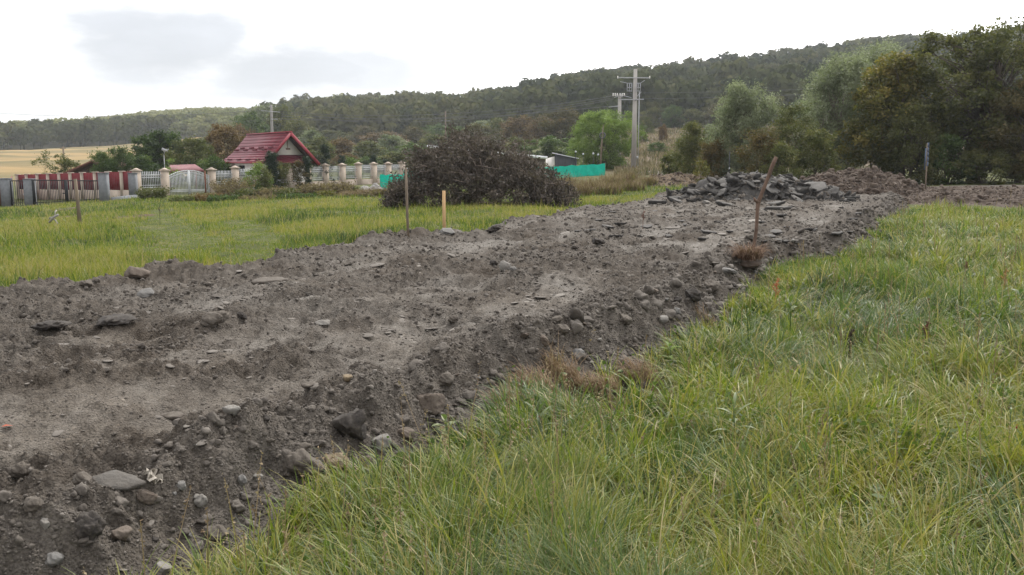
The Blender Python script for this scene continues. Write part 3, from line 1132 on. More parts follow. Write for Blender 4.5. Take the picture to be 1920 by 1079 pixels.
def cream_fence():
    A = gpos(256, 62); B = gpos(754, 83)
    cols = [256, 309, 397, 441, 482, 507, 542, 577, 610, 642, 672, 701, 728, 754]
    tops = [321, 320.5, 319.5, 316, 315.5, 315, 315, 312, 311, 310.5, 308.5, 308.5, 308, 306.5]
    pts = []
    for px, py in zip(cols, tops):
        x, y = on_line(A, B, px)
        zt = zpix(py, y)
        pts.append((x, y, zt - 1.95, zt))
    d = Vector((B.x - A.x, B.y - A.y)).normalized()
    rz = math.atan2(d.y, d.x)
    t = thing('garden_fence', 'long cream pillared garden fence with white metal railings before the red roofed house', 'fence', (pts[0][0], pts[0][1], pts[0][2]))
    org = t.location
    for x, y, z0, z1 in pts:
        m = MB().box((x, y, (z0 + z1) / 2 - .15), (.42, .42, z1 - z0 + .3), rz)
        p = m.build('pillar', CREAM, t, org=org)
        c = MB().box((x, y, z1 + .03), (.58, .58, .07), rz).box((x, y, z1 + .13), (.50, .50, .14), rz, .15)
        c.build('cap', CREAM, p, org=org)
    for i in range(len(pts) - 1):
        if i == 1:
            continue
        a, b = pts[i], pts[i + 1]
        z0 = max(a[2], b[2])
        zt = min(a[3], b[3])
        pa = Vector((a[0], a[1], 0)); pb = Vector((b[0], b[1], 0))
        off = Vector((d.x, d.y, 0)) * .215
        pa += off; pb -= off
        wl = MB().beam(pa + Vector((0, 0, z0 + .15)), pb + Vector((0, 0, z0 + .15)), .26, 1.0)
        wl.build('low_wall', CREAM, t, org=org)
        r = MB()
        zb, zu = z0 + .78, zt - .30
        for zz, h in ((zb, .06), (zb + .16, .05), (zu, .07), (zu - .16, .05)):
            r.beam(pa + Vector((0, 0, zz)), pb + Vector((0, 0, zz)), .05, h)
        n = int((pb - pa).length / .125)
        for k in range(1, n):
            q = pa.lerp(pb, k / n)
            r.box((q.x, q.y, (zb + zu + .26) / 2), (.032, .03, zu + .26 - zb), rz)
        r.build('railing', WHITE, t, org=org)
    # arched double gate between the second and third pillar
    a, b = pts[1], pts[2]
    pa = Vector((a[0], a[1], 0)) + Vector((d.x, d.y, 0)) * .24
    pb = Vector((b[0], b[1], 0)) - Vector((d.x, d.y, 0)) * .24
    z0 = (a[2] + b[2]) / 2 + .02
    g = thing('arched_gate', 'white metal double gate with an arched top between cream pillars', 'gate', (pa.lerp(pb, .5).x, pa.lerp(pb, .5).y, z0))
    ztop = (a[3] + b[3]) / 2 - z0
    for s in (0, 1):
        m = MB()
        def arch(f): return ztop - .42 + .42 * (1 - (2 * f - 1) ** 2)
        f0, f1 = (0.0, .497) if s == 0 else (.503, 1.0)
        P = lambda f, z: pa.lerp(pb, f) + Vector((0, 0, z0 + z))
        for zz in (.10, .42, .52):
            m.beam(P(f0, zz), P(f1, zz), .05, .06)
        K = 10
        for k in range(K):
            fa, fb = f0 + (f1 - f0) * k / K, f0 + (f1 - f0) * (k + 1) / K
            m.beam(P(fa, arch(fa)), P(fb, arch(fb)), .05, .07)
            m.beam(P(fa, arch(fa) - .17), P(fb, arch(fb) - .17), .05, .05)
        for f, w in ((f0 + .006, .08), (f1 - .006, .08)):
            q = P(f, 0); m.box((q.x, q.y, z0 + arch(f) / 2), (w, .06, arch(f)), rz)
        n = 15
        for k in range(1, n):
            f = f0 + (f1 - f0) * k / n
            q = P(f, 0); m.box((q.x, q.y, z0 + .1 + (arch(f) - .1) / 2), (.035, .03, arch(f) - .1), rz)
        m.build('gate_leaf', WHITE, g, org=g.location)


def red_fence():
    A = gpos(252, 62.3); B = gpos(33, 72)
    cols = [229, 203, 179, 155, 133, 112, 91, 71, 51, 33]
    t = thing('panel_fence', 'dark red panelled boundary fence on a cream base with cream pillars', 'fence', (A.x, A.y, gz(A.x, A.y)))
    org = t.location
    P = []
    for px in [250] + cols:
        x, y = on_line(A, B, px)
        f = (250 - px) / 217.0
        P.append((x, y, zpix(322 + 6.5 * f, y), zpix(357.5 - 1.5 * f, y), zpix(368 + 4 * f, y)))
    d = Vector((B.x - A.x, B.y - A.y)).normalized(); rz = math.atan2(d.y, d.x)
    for i, (x, y, zt, zm, zb) in enumerate(P):
        if i:
            p = MB().box((x, y, (zt + zb) / 2 - .1), (.26, .26, zt - zb + .2), rz).build('pillar', CREAM, t, org=org)
            MB().box((x, y, zt + .03), (.36, .36, .07), rz).build('cap', CREAM, p, org=org)
    for i in range(len(P) - 1):
        a, b = P[i], P[i + 1]
        o = Vector((d.x, d.y, 0)) * .135
        pa, pb = Vector((a[0], a[1], 0)) + o, Vector((b[0], b[1], 0)) - o
        n = Vector((-d.y, d.x, 0))
        zm, zt, zb = (a[3] + b[3]) / 2, (a[2] + b[2]) / 2, (a[4] + b[4]) / 2
        m = MB()
        up = Vector((0, 0, 1))
        K = 7
        for k in range(K):                      # ribbed sheet
            q, r = pa.lerp(pb, k / K), pa.lerp(pb, (k + .965) / K)
            m.beam(q + up * ((zm + zt) / 2 + .02), r + up * ((zm + zt) / 2 + .02), .05, zt - zm - .02)
        m.beam(pa + up * ((zm + zt) / 2), pb + up * ((zm + zt) / 2), .03, zt - zm - .1)
        m.build('red_panel', REDPANEL, t, org=org)
        MB().beam(pa + up * ((zm + zb - .7) / 2), pb + up * ((zm + zb - .7) / 2), .22, zm - zb + .7).build('base_wall', CREAM, t, org=org)
    # white coping at the far end and a brown return panel towards the road
    q = Vector((P[-1][0], P[-1][1], 0)); e = gpos(24, 62.5)
    m = MB()
    m.beam(q + Vector((-.3, -.3, (P[-1][2] + P[-1][4]) / 2)), Vector((e.x, e.y, e.z + .8)), .05, 1.7)
    m.build('side_panel', REDPANEL, t, org=org)


def grey_gates():
    spec = [(15, 61.0, 336, 389, .56, 'square grey stone clad gate pillar at the left edge beside brown boards'),
            (58.5, 60.6, 337, 389, .56, 'grey stone clad gate pillar between the small gate and the double gate'),
            (197, 57.5, 326, 382, .50, 'grey stone clad pillar closing the right end of the black double gate'),
            (251, 61.0, 326, 369, .46, 'short grey stone clad pillar against the last red fence panel')]
    P = []
    for px, Y, t0, b0, w, lab in spec:
        g = at(px, b0, Y); zt = at(px, t0, Y).z
        P.append((g.x, g.y, g.z, zt))
        o = thing('gate_pillar', lab, 'pillar', (g.x, g.y, g.z), group='grey pillars of the black gates')
        MB().box((0, 0, (zt - g.z) / 2 - .15), (w, w, zt - g.z + .3)).build('shaft', GREYSTONE, o)
        MB().box((0, 0, zt - g.z + .03), (w + .06, w + .06, .06)).build('cap', GREYSTONE, o)

    def gate(name, a, b, leaves, label):
        pa, pb = Vector((a[0], a[1], a[2])), Vector((b[0], b[1], b[2]))
        dv = (pb - pa); dv.z = 0
        L_ = dv.length; dv.normalize()
        pa2 = pa + dv * .36; pb2 = pb - dv * .32
        o = thing(name, label, 'gate', tuple(pa2.lerp(pb2, .5)))
        ztop = max(a[3], b[3]) - .12 if leaves == 1 else a[3] - .03
        for k in range(leaves):
            m = MB()
            qa = pa2.lerp(pb2, k / leaves); qb = pa2.lerp(pb2, (k + 1) / leaves)
            zt = ztop
            f = lambda t, z: Vector((qa.x + (qb.x - qa.x) * t, qa.y + (qb.y - qa.y) * t, z))
            za, zb = qa.z, qb.z
            m.beam(f(0, zt), f(1, zt), .06, .07)
            m.beam(f(0, za + .08), f(1, zb + .08), .06, .08)
            m.beam(f(0, za + .30), f(1, zb + .30), .05, .05)
            for t in (.015, .985):
                q = f(t, 0); zz = za + (zb - za) * t
                m.box((q.x, q.y, (zz + zt) / 2), (.10, .08, zt - zz + .05))
            n = int((qb - qa).length / .15)
            for j in range(1, n):
                t = j / n; q = f(t, 0); zz = za + (zb - za) * t + .08
                m.box((q.x, q.y, (zz + zt) / 2), (.030, .03, zt - zz))
            lf = m.build('gate_leaf', BLACKMET, o, org=o.location)
            if k == 0:
                q = f(.955, 0)
                MB().box((q.x, q.y - .07, (qb.z + zt) / 2 - .02), (.24, .05, .07)).build('latch', BLACKMET if leaves == 2 else WHITE, lf, org=o.location)
        for s, q in ((0, pa2), (1, pb2)):
            if leaves == 2 or s == 1:
                MB().box((q.x + (-.1 if s == 0 else .1) * dv.x, q.y, q.z + (ztop - q.z) / 2), (.19, .16, ztop - q.z + .12)).build('gate_post', BLACKMET, o, org=o.location)
    gate('garden_gate', P[0], P[1], 1, 'narrow black barred pedestrian gate between two grey pillars')
    gate('driveway_gate', P[1], P[2], 2, 'wide black barred double gate before the red panelled fence')
    # plinth right of the gates
    a, b = P[2], P[3]
    m = MB().beam((a[0] + .3, a[1] + .2, a[2] + .12), (b[0] + .2, b[1] - .25, b[2] - .12), .3, .5)
    tag(m.build('plinth_wall', GREYSTONE), 'low grey plinth between two grey pillars under red fence panels', 'wall')
    # brown board wall cut by the left edge
    g = gpos(-6, 60); e = gpos(7, 61.4)
    t = thing('board_fence', 'brown wooden board fence cut off by the left edge', 'fence', (e.x, e.y, e.z))
    for k in range(9):
        q = Vector((e.x, e.y, e.z)).lerp(Vector((g.x - 1, g.y, g.z)), k / 9)
        MB().box((q.x, q.y, q.z + .9), (.17, .03, 1.95 - .03 * k)).build('board', WOODBRN, t, org=t.location)


def shade_nets():
    def net(pa, pb, ha, hb, label, n=16, posts=4):
        t = thing('shade_net', label, 'shade net', tuple(pa))
        V = []; Q = []
        rows = 7
        for i in range(n + 1):
            f = i / n
            p = pa.lerp(pb, f)
            h = ha + (hb - ha) * f + .03 * math.sin(i * 1.7) - .04 * abs(math.sin(f * math.pi * (posts - 1)))
            for j in range(rows + 1):
                g = j / rows
                w = .07 * math.sin(i * 1.9 + j * .6) * (1 - .3 * g) + .03 * math.sin(i * 4.1 + j)
                V.append((p.x + .02 * math.sin(j + i), p.y + w, p.z - .1 + (h + .1) * g))
        for i in range(n):
            for j in range(rows):
                k = i * (rows + 1) + j
                Q.append((k, k + rows + 1, k + rows + 2, k + 1))
        V = np.array(V); k = len(V)
        V2 = V + np.array([0, .015, 0])
        Q = np.array(Q)
        link('net', np_data('net', np.concatenate([V, V2]) - np.array(pa), np.concatenate([Q, Q[:, ::-1] + k]), smooth=True, mats=(NET,)), t)
        for i in range(posts):
            p = pa.lerp(pb, i / (posts - 1))
            MB().tube([(p.x, p.y + .11, p.z - .3), (p.x, p.y + .11, p.z + max(ha, hb) + .05)], .03, 6).build('post', WOODGREY, t, org=pa)
    a, b = at(713, 356, 57), at(760, 354, 58.5)
    net(a, b, at(713, 327.5, 57).z - a.z, at(760, 326.5, 58.5).z - b.z, 'turquoise shade net stretched low in front of the last railing bays', 12, 3)
    a, b = at(757, 338, 72), at(800, 338, 73)
    net(a, b, at(757, 319, 72).z - a.z, at(800, 316, 73).z - b.z, 'turquoise shade net behind the left flank of the brush heap', 10, 3)
    a, b = at(1005, 338, 70), at(1134.5, 332, 73)
    net(a, b, at(1005, 314, 70).z - a.z, at(1134.5, 307, 73).z - b.z, 'long turquoise shade net between brush heap and bright green willow', 24, 5)


def cottage():
    Yf = 72.0
    ridge_f = at(545, 248, Yf)
    d = Vector((-5.5, 7.0, 0)).normalized()      # along the ridge, away
    s = Vector((7.0, 5.5, 0)).normalized()       # to the right eave
    o = Vector((ridge_f.x, ridge_f.y, gz(ridge_f.x, ridge_f.y)))
    zr = ridge_f.z - o.z
    L_ = 8.9
    t = thing('cottage', 'small cottage with steep dark red tile roof and white gable', 'house', tuple(o))

    def P(a, w, z):
        v = d * a + s * w
        return Vector((v.x, v.y, z))

    def slab(prof, a0, a1, th, tiles=True):
        """a roof plane from profile [(w,z)...] along the ridge, built as stepped tile courses"""
        m = MB()
        for (w0, z0), (w1, z1) in zip(prof[:-1], prof[1:]):
            ln = math.hypot(w1 - w0, z1 - z0)
            n = max(1, round(ln / .34)) if tiles else 1
            for k in range(n):
                f0, f1 = k / n, (k + 1) / n
                wa, za = w0 + (w1 - w0) * f0, z0 + (z1 - z0) * f0
                wb, zb = w0 + (w1 - w0) * f1, z0 + (z1 - z0) * f1
                lift = .045
                m.hexa([P(a0, wa, za - th), P(a1, wa, za - th), P(a1, wb, zb - th), P(a0, wb, zb - th)],
                       [P(a0, wa, za), P(a1, wa, za), P(a1, wb, zb + lift), P(a0, wb, zb + lift)])
        return m
    left = [(-.02, zr), (-1.42, zr - 1.6), (-2.5, zr - 2.40)]
    right = [(.02, zr), (2.35, zr - 2.42)]
    r = slab(left, 0, L_, .10).build('roof', ROOFRED, t)
    slab(right, 0, L_, .10).build('roof', ROOFRED, t)
    m = MB().beam(P(-.02, 0, zr + .03), P(L_ + .02, 0, zr + .03), .26, .09)
    m.build('ridge_cap', ROOFRIM, r)
    # snow guards: short raised bars in staggered rows
    for row, (f, n0) in enumerate(((.80, 0), (.9, .5))):
        for k in range(4):
            a = .8 + (k + n0) * 2.0
            w, z = -1.42 * f, zr - 1.6 * f
            MB().beam(P(a, w - .02, z + .09), P(min(a + 1.0, L_), w - .02, z + .09), .05, .12).build('snow_guard', ROOFRED, r)
    for k in range(4):
        f = .78; w, z = -1.42 - 1.08 * f, zr - 1.6 - .8 * f
        MB().beam(P(.9 + k * 2.0, w, z + .08), P(1.9 + k * 2.0, w, z + .08), .05, .08).build('snow_guard', ROOFRED, r)
    # verge boards on the front gable
    m = MB()
    m.beam(P(-.03, 0, zr - .10), P(-.03, -1.45, zr - 1.75), .05, .22)
    m.beam(P(-.03, -1.45, zr - 1.75), P(-.03, -2.5, zr - 2.52), .05, .18)
    m.beam(P(-.03, 0, zr - .10), P(-.03, 2.4, zr - 2.58), .05, .24)
    m.build('verge_board', ROOFRIM, t)
    MB().beam(P(0, -2.52, zr - 2.44), P(L_, -2.52, zr - 2.44), .12, .11).build('gutter', ROOFRIM, t)
    # soffit lining under the overhang
    m = MB()
    m.beam(P(.5, .08, zr - .32), P(.5, 2.25, zr - 2.62), 1.0, .04, up=(0, 0, 1))
    m.build('soffit', FASCIA, t)
    # gable wall set back under the overhang
    ga = 1.0
    m = MB()
    m.hexa([P(ga, -1.5, zr - 1.82), P(ga, 1.65, zr - 1.82), P(ga + .2, 1.65, zr - 1.82), P(ga + .2, -1.5, zr - 1.82)],
           [P(ga, -.02, zr - .2), P(ga, .02, zr - .2), P(ga + .2, .02, zr - .2), P(ga + .2, -.02, zr - .2)])
    g = m.build('gable_wall', PLASTER, t)
    MB().box(tuple(P(ga - .03, .12, zr - .95)), (.07, .06, .6), math.atan2(s.y, s.x)).build('king_post', CREAM, g)
    MB().box(tuple(P(ga - .05, .15, zr - 1.32)), (.34, .08, .10), math.atan2(s.y, s.x)).build('gable_lamp', WOODBRN, g)
    # red pent roof under the gable
    m = MB()
    for k in range(4):
        f0, f1 = k / 4, (k + 1) / 4
        a0, a1 = ga - .02 - .8 * f0, ga - .02 - .8 * f1
        z0, z1 = zr - 1.80 - .62 * f0, zr - 1.80 - .62 * f1
        m.hexa([P(a1, -1.75, z1 - .06), P(a1, 2.0, z1 - .06), P(a0, 2.0, z0 - .06), P(a0, -1.75, z0 - .06)],
               [P(a1, -1.75, z1 + .04), P(a1, 2.0, z1 + .04), P(a0, 2.0, z0), P(a0, -1.75, z0)])
    m.build('pent_roof', ROOFRED, t)
    # walls
    hw = zr - 2.5
    m = MB()
    m.hexa([P(ga + .05, -1.9, -.3), P(ga + .05, 2.0, -.3), P(L_ - .4, 2.0, -.3), P(L_ - .4, -1.9, -.3)],
           [P(ga + .05, -1.9, hw), P(ga + .05, 2.0, hw), P(L_ - .4, 2.0, hw), P(L_ - .4, -1.9, hw)])
    w = m.build('wall', PLASTER, t)
    for a in (2.6, 5.6):
        q = P(a, -1.93, 1.35)
        MB().box(tuple(q), (1.1, .05, .9), math.atan2(d.y, d.x)).build('window', WINDOW, w)
    q = P(ga + .02, .1, 1.0)
    MB().box(tuple(q), (1.0, .05, 1.9), math.atan2(s.y, s.x)).build('door', WOODBRN, w)


def small_buildings():
    # striped carport roof behind the white railing
    a = at(313, 322, 69); b = at(384, 321, 66)
    t = thing('carport', 'low carport with ribbed pinkish red roof behind the arched gate', 'carport', ((a.x + b.x) / 2, (a.y + b.y) / 2, gz(a.x, a.y)))
    zt = at(345, 310, 68).z
    back = at(318, 311, 71.5); back2 = at(366, 309.5, 68.5)
    m = MB()
    n = 22
    for k in range(n):
        f0, f1 = k / n, (k + .72) / n
        p0, p1 = a.lerp(b, f0), a.lerp(b, f1)
        q0, q1 = back.lerp(back2, f0), back.lerp(back2, f1)
        m.hexa([p0, p1, q1, q0], [p0 + Vector((0, 0, .05)), p1 + Vector((0, 0, .05)), q1 + Vector((0, 0, .05)), q0 + Vector((0, 0, .05))])
    m.hexa([a - Vector((0, 0, .05)), b - Vector((0, 0, .05)), back2 - Vector((0, 0, .05)), back - Vector((0, 0, .05))],
           [a - Vector((0, 0, .01)), b - Vector((0, 0, .01)), back2 - Vector((0, 0, .01)), back - Vector((0, 0, .01))])
    m.build('roof', mat_plain('pinkish_red_sheet', (.20, .075, .08), .6, .2, 3, .05), t, org=t.location)
    for p in (a, b, back, back2):
        MB().tube([(p.x, p.y, gz(p.x, p.y) - .2), (p.x, p.y, p.z)], .06, 6).build('post', WOODBRN, t, org=t.location)
    # brown lean-to gable roof behind the red fence
    ridge = at(172, 304.5, 80); e0 = at(108, 333, 80); back = Vector((1.2, 6, 0)); e1 = at(232, 333, 80)
    t = thing('garden_shed', 'brown gabled shed roof rising over the red panelled fence', 'shed', (ridge.x, ridge.y, gz(ridge.x, ridge.y)))
    for e in (e0, e1):
        MB().hexa([e, e + back, ridge + back, ridge], [e + Vector((0, 0, .18)), e + back + Vector((0, 0, .18)), ridge + back + Vector((0, 0, .18)), ridge + Vector((0, 0, .18))]).build('roof', mat_plain('brown_tile', (.13, .055, .04), .8, .3, 3, .3), t, org=t.location)
    z0 = t.location.z - .2
    k = Vector((0, .5, 0))
    m = MB()
    A = e0.lerp(ridge, .06); B = e1.lerp(ridge, .06)
    m.hexa([Vector((A.x, A.y + .5, z0)), Vector((B.x, B.y + .5, z0)), Vector((B.x, B.y + .7, z0)), Vector((A.x, A.y + .7, z0))], [A + k, B + k, B + k * 1.4, A + k * 1.4])
    m.add([A + k, B + k, ridge + k - Vector((0, 0, .05))], None, [(0, 1, 2)])
    m.build('wall', FASCIA, t, org=t.location)
    # mono-pitch shed right of the brush heap
    a = at(1040, 325, 80); b = at(1079, 325, 78.5)
    g = thing('lean_shed', 'small dark shed with pale sloping sheet roof right of the brush heap', 'shed', (a.x, a.y, gz(a.x, a.y)))
    za, zb = at(1040, 288.5, 80).z, at(1079, 297.5, 78.5).z
    bk = Vector((.3, 2.6, 0))
    zf = gz(a.x, a.y) - .2
    def lv(p, z): return Vector((p.x, p.y, z))
    MB().hexa([lv(a, zf), lv(b, zf), lv(b + bk, zf), lv(a + bk, zf)], [lv(a, za), lv(b, zb), lv(b + bk, zb), lv(a + bk, za)]).build('wall', mat_plain('dark_grey_boards', (.06, .064, .072), .8, .3, 5, .2, stretch=(6, 6, .3)), g, org=g.location)
    o1, o2 = Vector((-.25, -.3, .02)), Vector((.2, -.3, -.03))
    o3, o4 = Vector((.2, .25, -.03)), Vector((-.25, .25, .02))
    c = [lv(a, za) + o1, lv(b, zb) + o2, lv(b + bk, zb) + o3, lv(a + bk, za) + o4]
    MB().hexa(c, [p + Vector((0, 0, .07)) for p in c]).build('roof', mat_plain('pale_metal_sheet', (.55, .56, .58), .45, .15, 3, .05), g, org=g.location)
    w0 = at(1025, 325, 80.5)
    MB().hexa([lv(w0, zf), lv(a - Vector((.02, 0, 0)), zf), lv(a + Vector((-.02, 2, 0)), zf), lv(w0 + Vector((0, 2, 0)), zf)],
              [lv(w0, za - .45), lv(a - Vector((.02, 0, 0)), za - .25), lv(a + Vector((-.02, 2, 0)), za - .25), lv(w0 + Vector((0, 2, 0)), za - .45)]).build('side_panel', PLASTER, g, org=g.location)
    # long low building behind the brush heap: only its white roof edge shows
    a = at(806, 276, 72); b = at(1022, 297, 76)
    g = thing('low_building', 'low long building behind the brush heap with patchy white roof edge', 'building', (a.x, a.y, gz(a.x, a.y)))
    bk = Vector((-.3, 4, 0))
    zf = gz(a.x, a.y) - .3
    MB().hexa([lv(a, zf), lv(b, zf), lv(b + bk, zf), lv(a + bk, zf)], [a - Vector((0, 0, .1)), b - Vector((0, 0, .1)), b + bk - Vector((0, 0, .1)), a + bk - Vector((0, 0, .1))]).build('wall', mat_plain('dull_brown_wall', (.13, .10, .085), .9, .3, 2, .1), g, org=g.location)
    c = [a + Vector((-.2, -.3, -.05)), b + Vector((.2, -.3, -.05)), b + bk, a + bk]
    MB().hexa(c, [p + Vector((0, 0, .20)) for p in c]).build('roof', mat_plain('white_roof_sheet', (.75, .76, .78), .5, .15, 2, .05), g, org=g.location)
    # garden lamp posts behind the long turquoise net
    for i, (px, t0) in enumerate(((1112, 290), (1093, 291), (1079, 286.5), (1121, 292))):
        g0 = gpos(px, 75)
        o = thing('lamp_post', 'thin dark garden lamp post with small pale globe above long turquoise net', 'lamp', tuple(g0), group='small lamp posts behind the long turquoise net')
        h = at(px, t0, 75).z - g0.z
        MB().tube([(0, 0, -.2), (0, 0, h)], .028, 6).build('post', BLACKMET, o)
        V, T = ICO[2]
        link('globe', np_data('globe', V * .085 + np.array([0, 0, h + .07]), None, T, smooth=True, mats=(WHITE,)), o)
    # satellite dish mast
    g0 = gpos(311, 70)
    o = thing('antenna', 'small white antenna on a thin mast before the dark round tree', 'antenna', tuple(g0))
    h = at(311, 291, 70).z - g0.z
    MB().tube([(0, 0, 0), (0, 0, h)], .022, 6).build('mast', GALV, o)
    MB().tube([(0, 0, h), (.12, -.05, h + .28), (.42, -.1, h + .46)], .03, 6).tube([(.05, 0, h + .2), (-.12, -.05, h + .5)], .03, 6).build('arm', GALV, o)
    MB().hexa([(-.15, -.1, h + .36), (.35, -.1, h + .26), (.35, -.06, h + .26), (-.15, -.06, h + .36)], [(-.05, -.12, h + .56), (.30, -.12, h + .40), (.30, -.08, h + .40), (-.05, -.08, h + .56)]).build('dish', GALV, o)


ATT = {}


def power_poles():
    # main concrete pole
    g = gpos(1188, 87)
    H = at(1188, 130, 87).z - g.z
    t = thing('utility_pole', 'tall square concrete power pole with switch frames at its top', 'power pole', tuple(g), group='concrete power poles')
    MB().box((0, 0, H / 2 - .3), (.50, .46, H + .6), 0, .62).build('pole', CONC, t)

    def z(py): return at(1188, py, 87).z - g.z

    def xx(px): return at(px, 150, 87).x - g.x
    y0 = -.32
    a = MB().beam((xx(1157), y0, z(146.5)), (xx(1217), y0, z(147)), .10, .10)
    a = a.build('crossarm', GALV, t)
    for px in (1157.5, 1217):
        MB().tube([(xx(px), y0, z(148)), (xx(px), y0, z(143.5))], [.06, .05], 6).build('insulator', PLASTER, a)
    m = MB()
    for x0, x1 in ((1175.5, 1184), (1192, 1200)):
        for py in (157, 165, 171.5):
            m.beam((xx(x0), y0, z(py)), (xx(x1), y0, z(py)), .06, .06)
        for px in (x0, (x0 + x1) / 2, x1):
            m.beam((xx(px), y0, z(157)), (xx(px), y0, z(172.5)), .06, .06, up=(0, 1, 0))
    m.beam((xx(1175.5), y0, z(157)), (xx(1162), y0, z(153.8)), .05, .05)
    m.beam((xx(1200), y0, z(157)), (xx(1208), y0, z(151.5)), .05, .05)
    m.build('switch_frame', GALV, t)
    m = MB()
    m.beam((xx(1160), y0, z(187.5)), (xx(1207), y0, z(187)), .09, .09)
    m.beam((xx(1192), y0, z(184)), (xx(1202), y0, z(173)), .05, .05)
    m.beam((xx(1184), y0, z(184)), (xx(1168), y0, z(180)), .05, .05)
    m.build('lower_arm', GALV, t)
    MB().tube([(.42, .1, -.3), (.42, .1, z(172))], .05, 6).build('cable_pipe', GALV, t)
    m = MB()
    m.tube([(xx(1200), y0, z(172)), (xx(1202), y0, z(181)), (xx(1196), y0, z(187)), (xx(1190), y0, z(190))], .022, 5)
    m.tube([(xx(1182), y0, z(187)), (xx(1180), y0, z(198)), (xx(1174), y0, z(199)), (xx(1168), y0, z(187)), (xx(1160), y0, z(185))], .022, 5)
    m.tube([(xx(1184), y0, z(176)), (xx(1172), y0, z(178)), (xx(1164), y0, z(186))], .022, 5)
    m.build('jumper_cable', CABLE, t)
    MB().box((0.3, -.25, z(296)), (.16, .1, .28)).build('junction_box', GALV, t)
    MB().box((.33, -.22, z(314)), (.14, .1, .18)).build('junction_box', GALV, t)
    ATT['a_r'] = [t.location + Vector((xx(1217), y0, z(146))), t.location + Vector((xx(1207), y0, z(186)))]
    # second pole just behind
    g = gpos(1160, 100)
    H = at(1160, 178, 100).z - g.z
    t = thing('utility_pole', 'concrete power pole with a spiky insulator head behind the bright green willow', 'power pole', tuple(g), group='concrete power poles')
    MB().box((0, 0, H / 2 - .3), (.46, .42, H + .6), 0, .7).build('pole', CONC, t)
    def z2(py): return at(1160, py, 100).z - g.z
    def x2(px): return at(px, 180, 100).x - g.x
    m = MB()
    for px0, py0, px1, py1 in ((1149, 180, 1170, 180), (1150, 176, 1168, 183), (1151, 184, 1169, 176), (1141, 201.5, 1164, 199)):
        m.beam((x2(px0), -.28, z2(py0)), (x2(px1), -.28, z2(py1)), .08, .08)
    arm = m.build('crossarm', GALV, t)
    for px in (1149, 1153, 1157, 1162, 1166, 1170):
        MB().tube([(x2(px), -.28, z2(181)), (x2(px), -.28, z2(175.5))], [.07, .05], 6).build('insulator', PLASTER, arm)
    MB().tube([(x2(1141), -.28, z2(201.5)), (x2(1134), -.28, z2(192)), (x2(1136), -.28, z2(182)), (x2(1150), -.28, z2(180))], .025, 5).build('jumper_cable', CABLE, t)
    ATT['b'] = [t.location + Vector((x2(px), -.28, z2(py))) for px, py in ((1149, 181), (1157, 183), (1150, 187), (1150, 199))]
    ATT['b_r'] = t.location + Vector((x2(1170), -.28, z2(181)))
    # pole behind the cottage
    g = gpos(513, 112)
    H = at(513, 197, 112).z - g.z
    t = thing('utility_pole', 'concrete power pole rising behind the red cottage roof', 'power pole', tuple(g), group='concrete power poles')
    MB().box((0, 0, H / 2 - .3), (.34, .32, H + .6), 0, .72).build('pole', POLEGREY, t)
    def z3(py): return at(513, py, 112).z - g.z
    def x3(px): return at(px, 210, 112).x - g.x
    MB().beam((x3(491), -.28, z3(208)), (x3(526), -.28, z3(211)), .08, .08).beam((x3(508), -.28, z3(224)), (x3(521), -.28, z3(224)), .09, .09).build('crossarm', GALV, t)
    ATT['c'] = [t.location + Vector((x3(526), -.28, z3(210))), t.location + Vector((x3(521), -.28, z3(224))), t.location + Vector((x3(491), -.28, z3(208))), t.location + Vector((x3(508), -.28, z3(224)))]
    # far thin pole over the brush heap
    g = gpos(836, 190)
    H = at(836, 209, 190).z - g.z
    t = thing('utility_pole', 'distant grey power pole standing in the scrub above the brush heap', 'power pole', tuple(g), group='concrete power poles')
    MB().box((0, 0, H / 2 - .3), (.36, .36, H + .6), 0, .7).build('pole', WOODGREY, t)
    MB().beam((-.9, -.26, H - 2), (.9, -.26, H - 2), .12, .12).build('crossarm', GALV, t)
    # thin wooden pole in the stubble field
    g = gpos(122, 130)
    H = at(122, 275, 130).z - g.z
    t = thing('telephone_pole', 'thin wooden pole at the edge of the yellow stubble field', 'pole', tuple(g))
    MB().tube([(0, 0, -.3), (.03, 0, H * .5), (0, 0, H)], [.17, .14, .11], 7).build('pole', WOODGREY, t)
    MB().beam((-.4, 0, H - .3), (.4, 0, H - .3), .1, .1).build('crossarm', WOODGREY, t)
    # wires
    def wire(a, b, sag, label, r=.026, group='power lines'):
        pts = []
        for k in range(33):
            f = k / 32
            p = a.lerp(b, f)
            pts.append((p.x - a.x, p.y - a.y, p.z - a.z - sag * 4 * f * (1 - f)))
        m = MB().tube(pts, r, 4, False)
        tag(m.build('power_line', CABLE, loc=tuple(a)), label, 'wire', group)
    C = ATT['c']; Bp = ATT['b']
    wire(C[0], Bp[0], 1.15, 'upper sagging wire from the pole behind the cottage to the twin poles')
    wire(C[1], Bp[3], .7, 'lowest sagging wire running across the scrub to the twin poles')
    wire(C[0] + Vector((0, .3, -.25)), Bp[1], 1.35, 'second sagging wire across the wooded hill to the twin poles')
    wire(C[0] + Vector((0, .5, -.5)), Bp[2], 1.5, 'third sagging wire across the wooded hill to the twin poles')
    wire(C[2], at(-80, 206, 150), .9, 'upper wire leaving the picture over the far left hill', .02)
    wire(C[3], at(-80, 217, 150), 1.2, 'lower wire leaving the picture over the far left hill', .014)
    a = ATT['a_r']
    wire(a[1] + Vector((0, 0, .55)), at(2000, 128, 95), .6, 'upper wire leading right from the tall concrete pole', .014)
    wire(a[1], at(2000, 136, 96), .6, 'lower wire leading right from the tall concrete pole', .014)
    # post with a coil of cable
    g = gpos(1128, 84)
    H = at(1128, 234, 84).z - g.z
    t = thing('cable_post', 'thin dark post carrying a ring coil of cable before the willow', 'post', tuple(g))
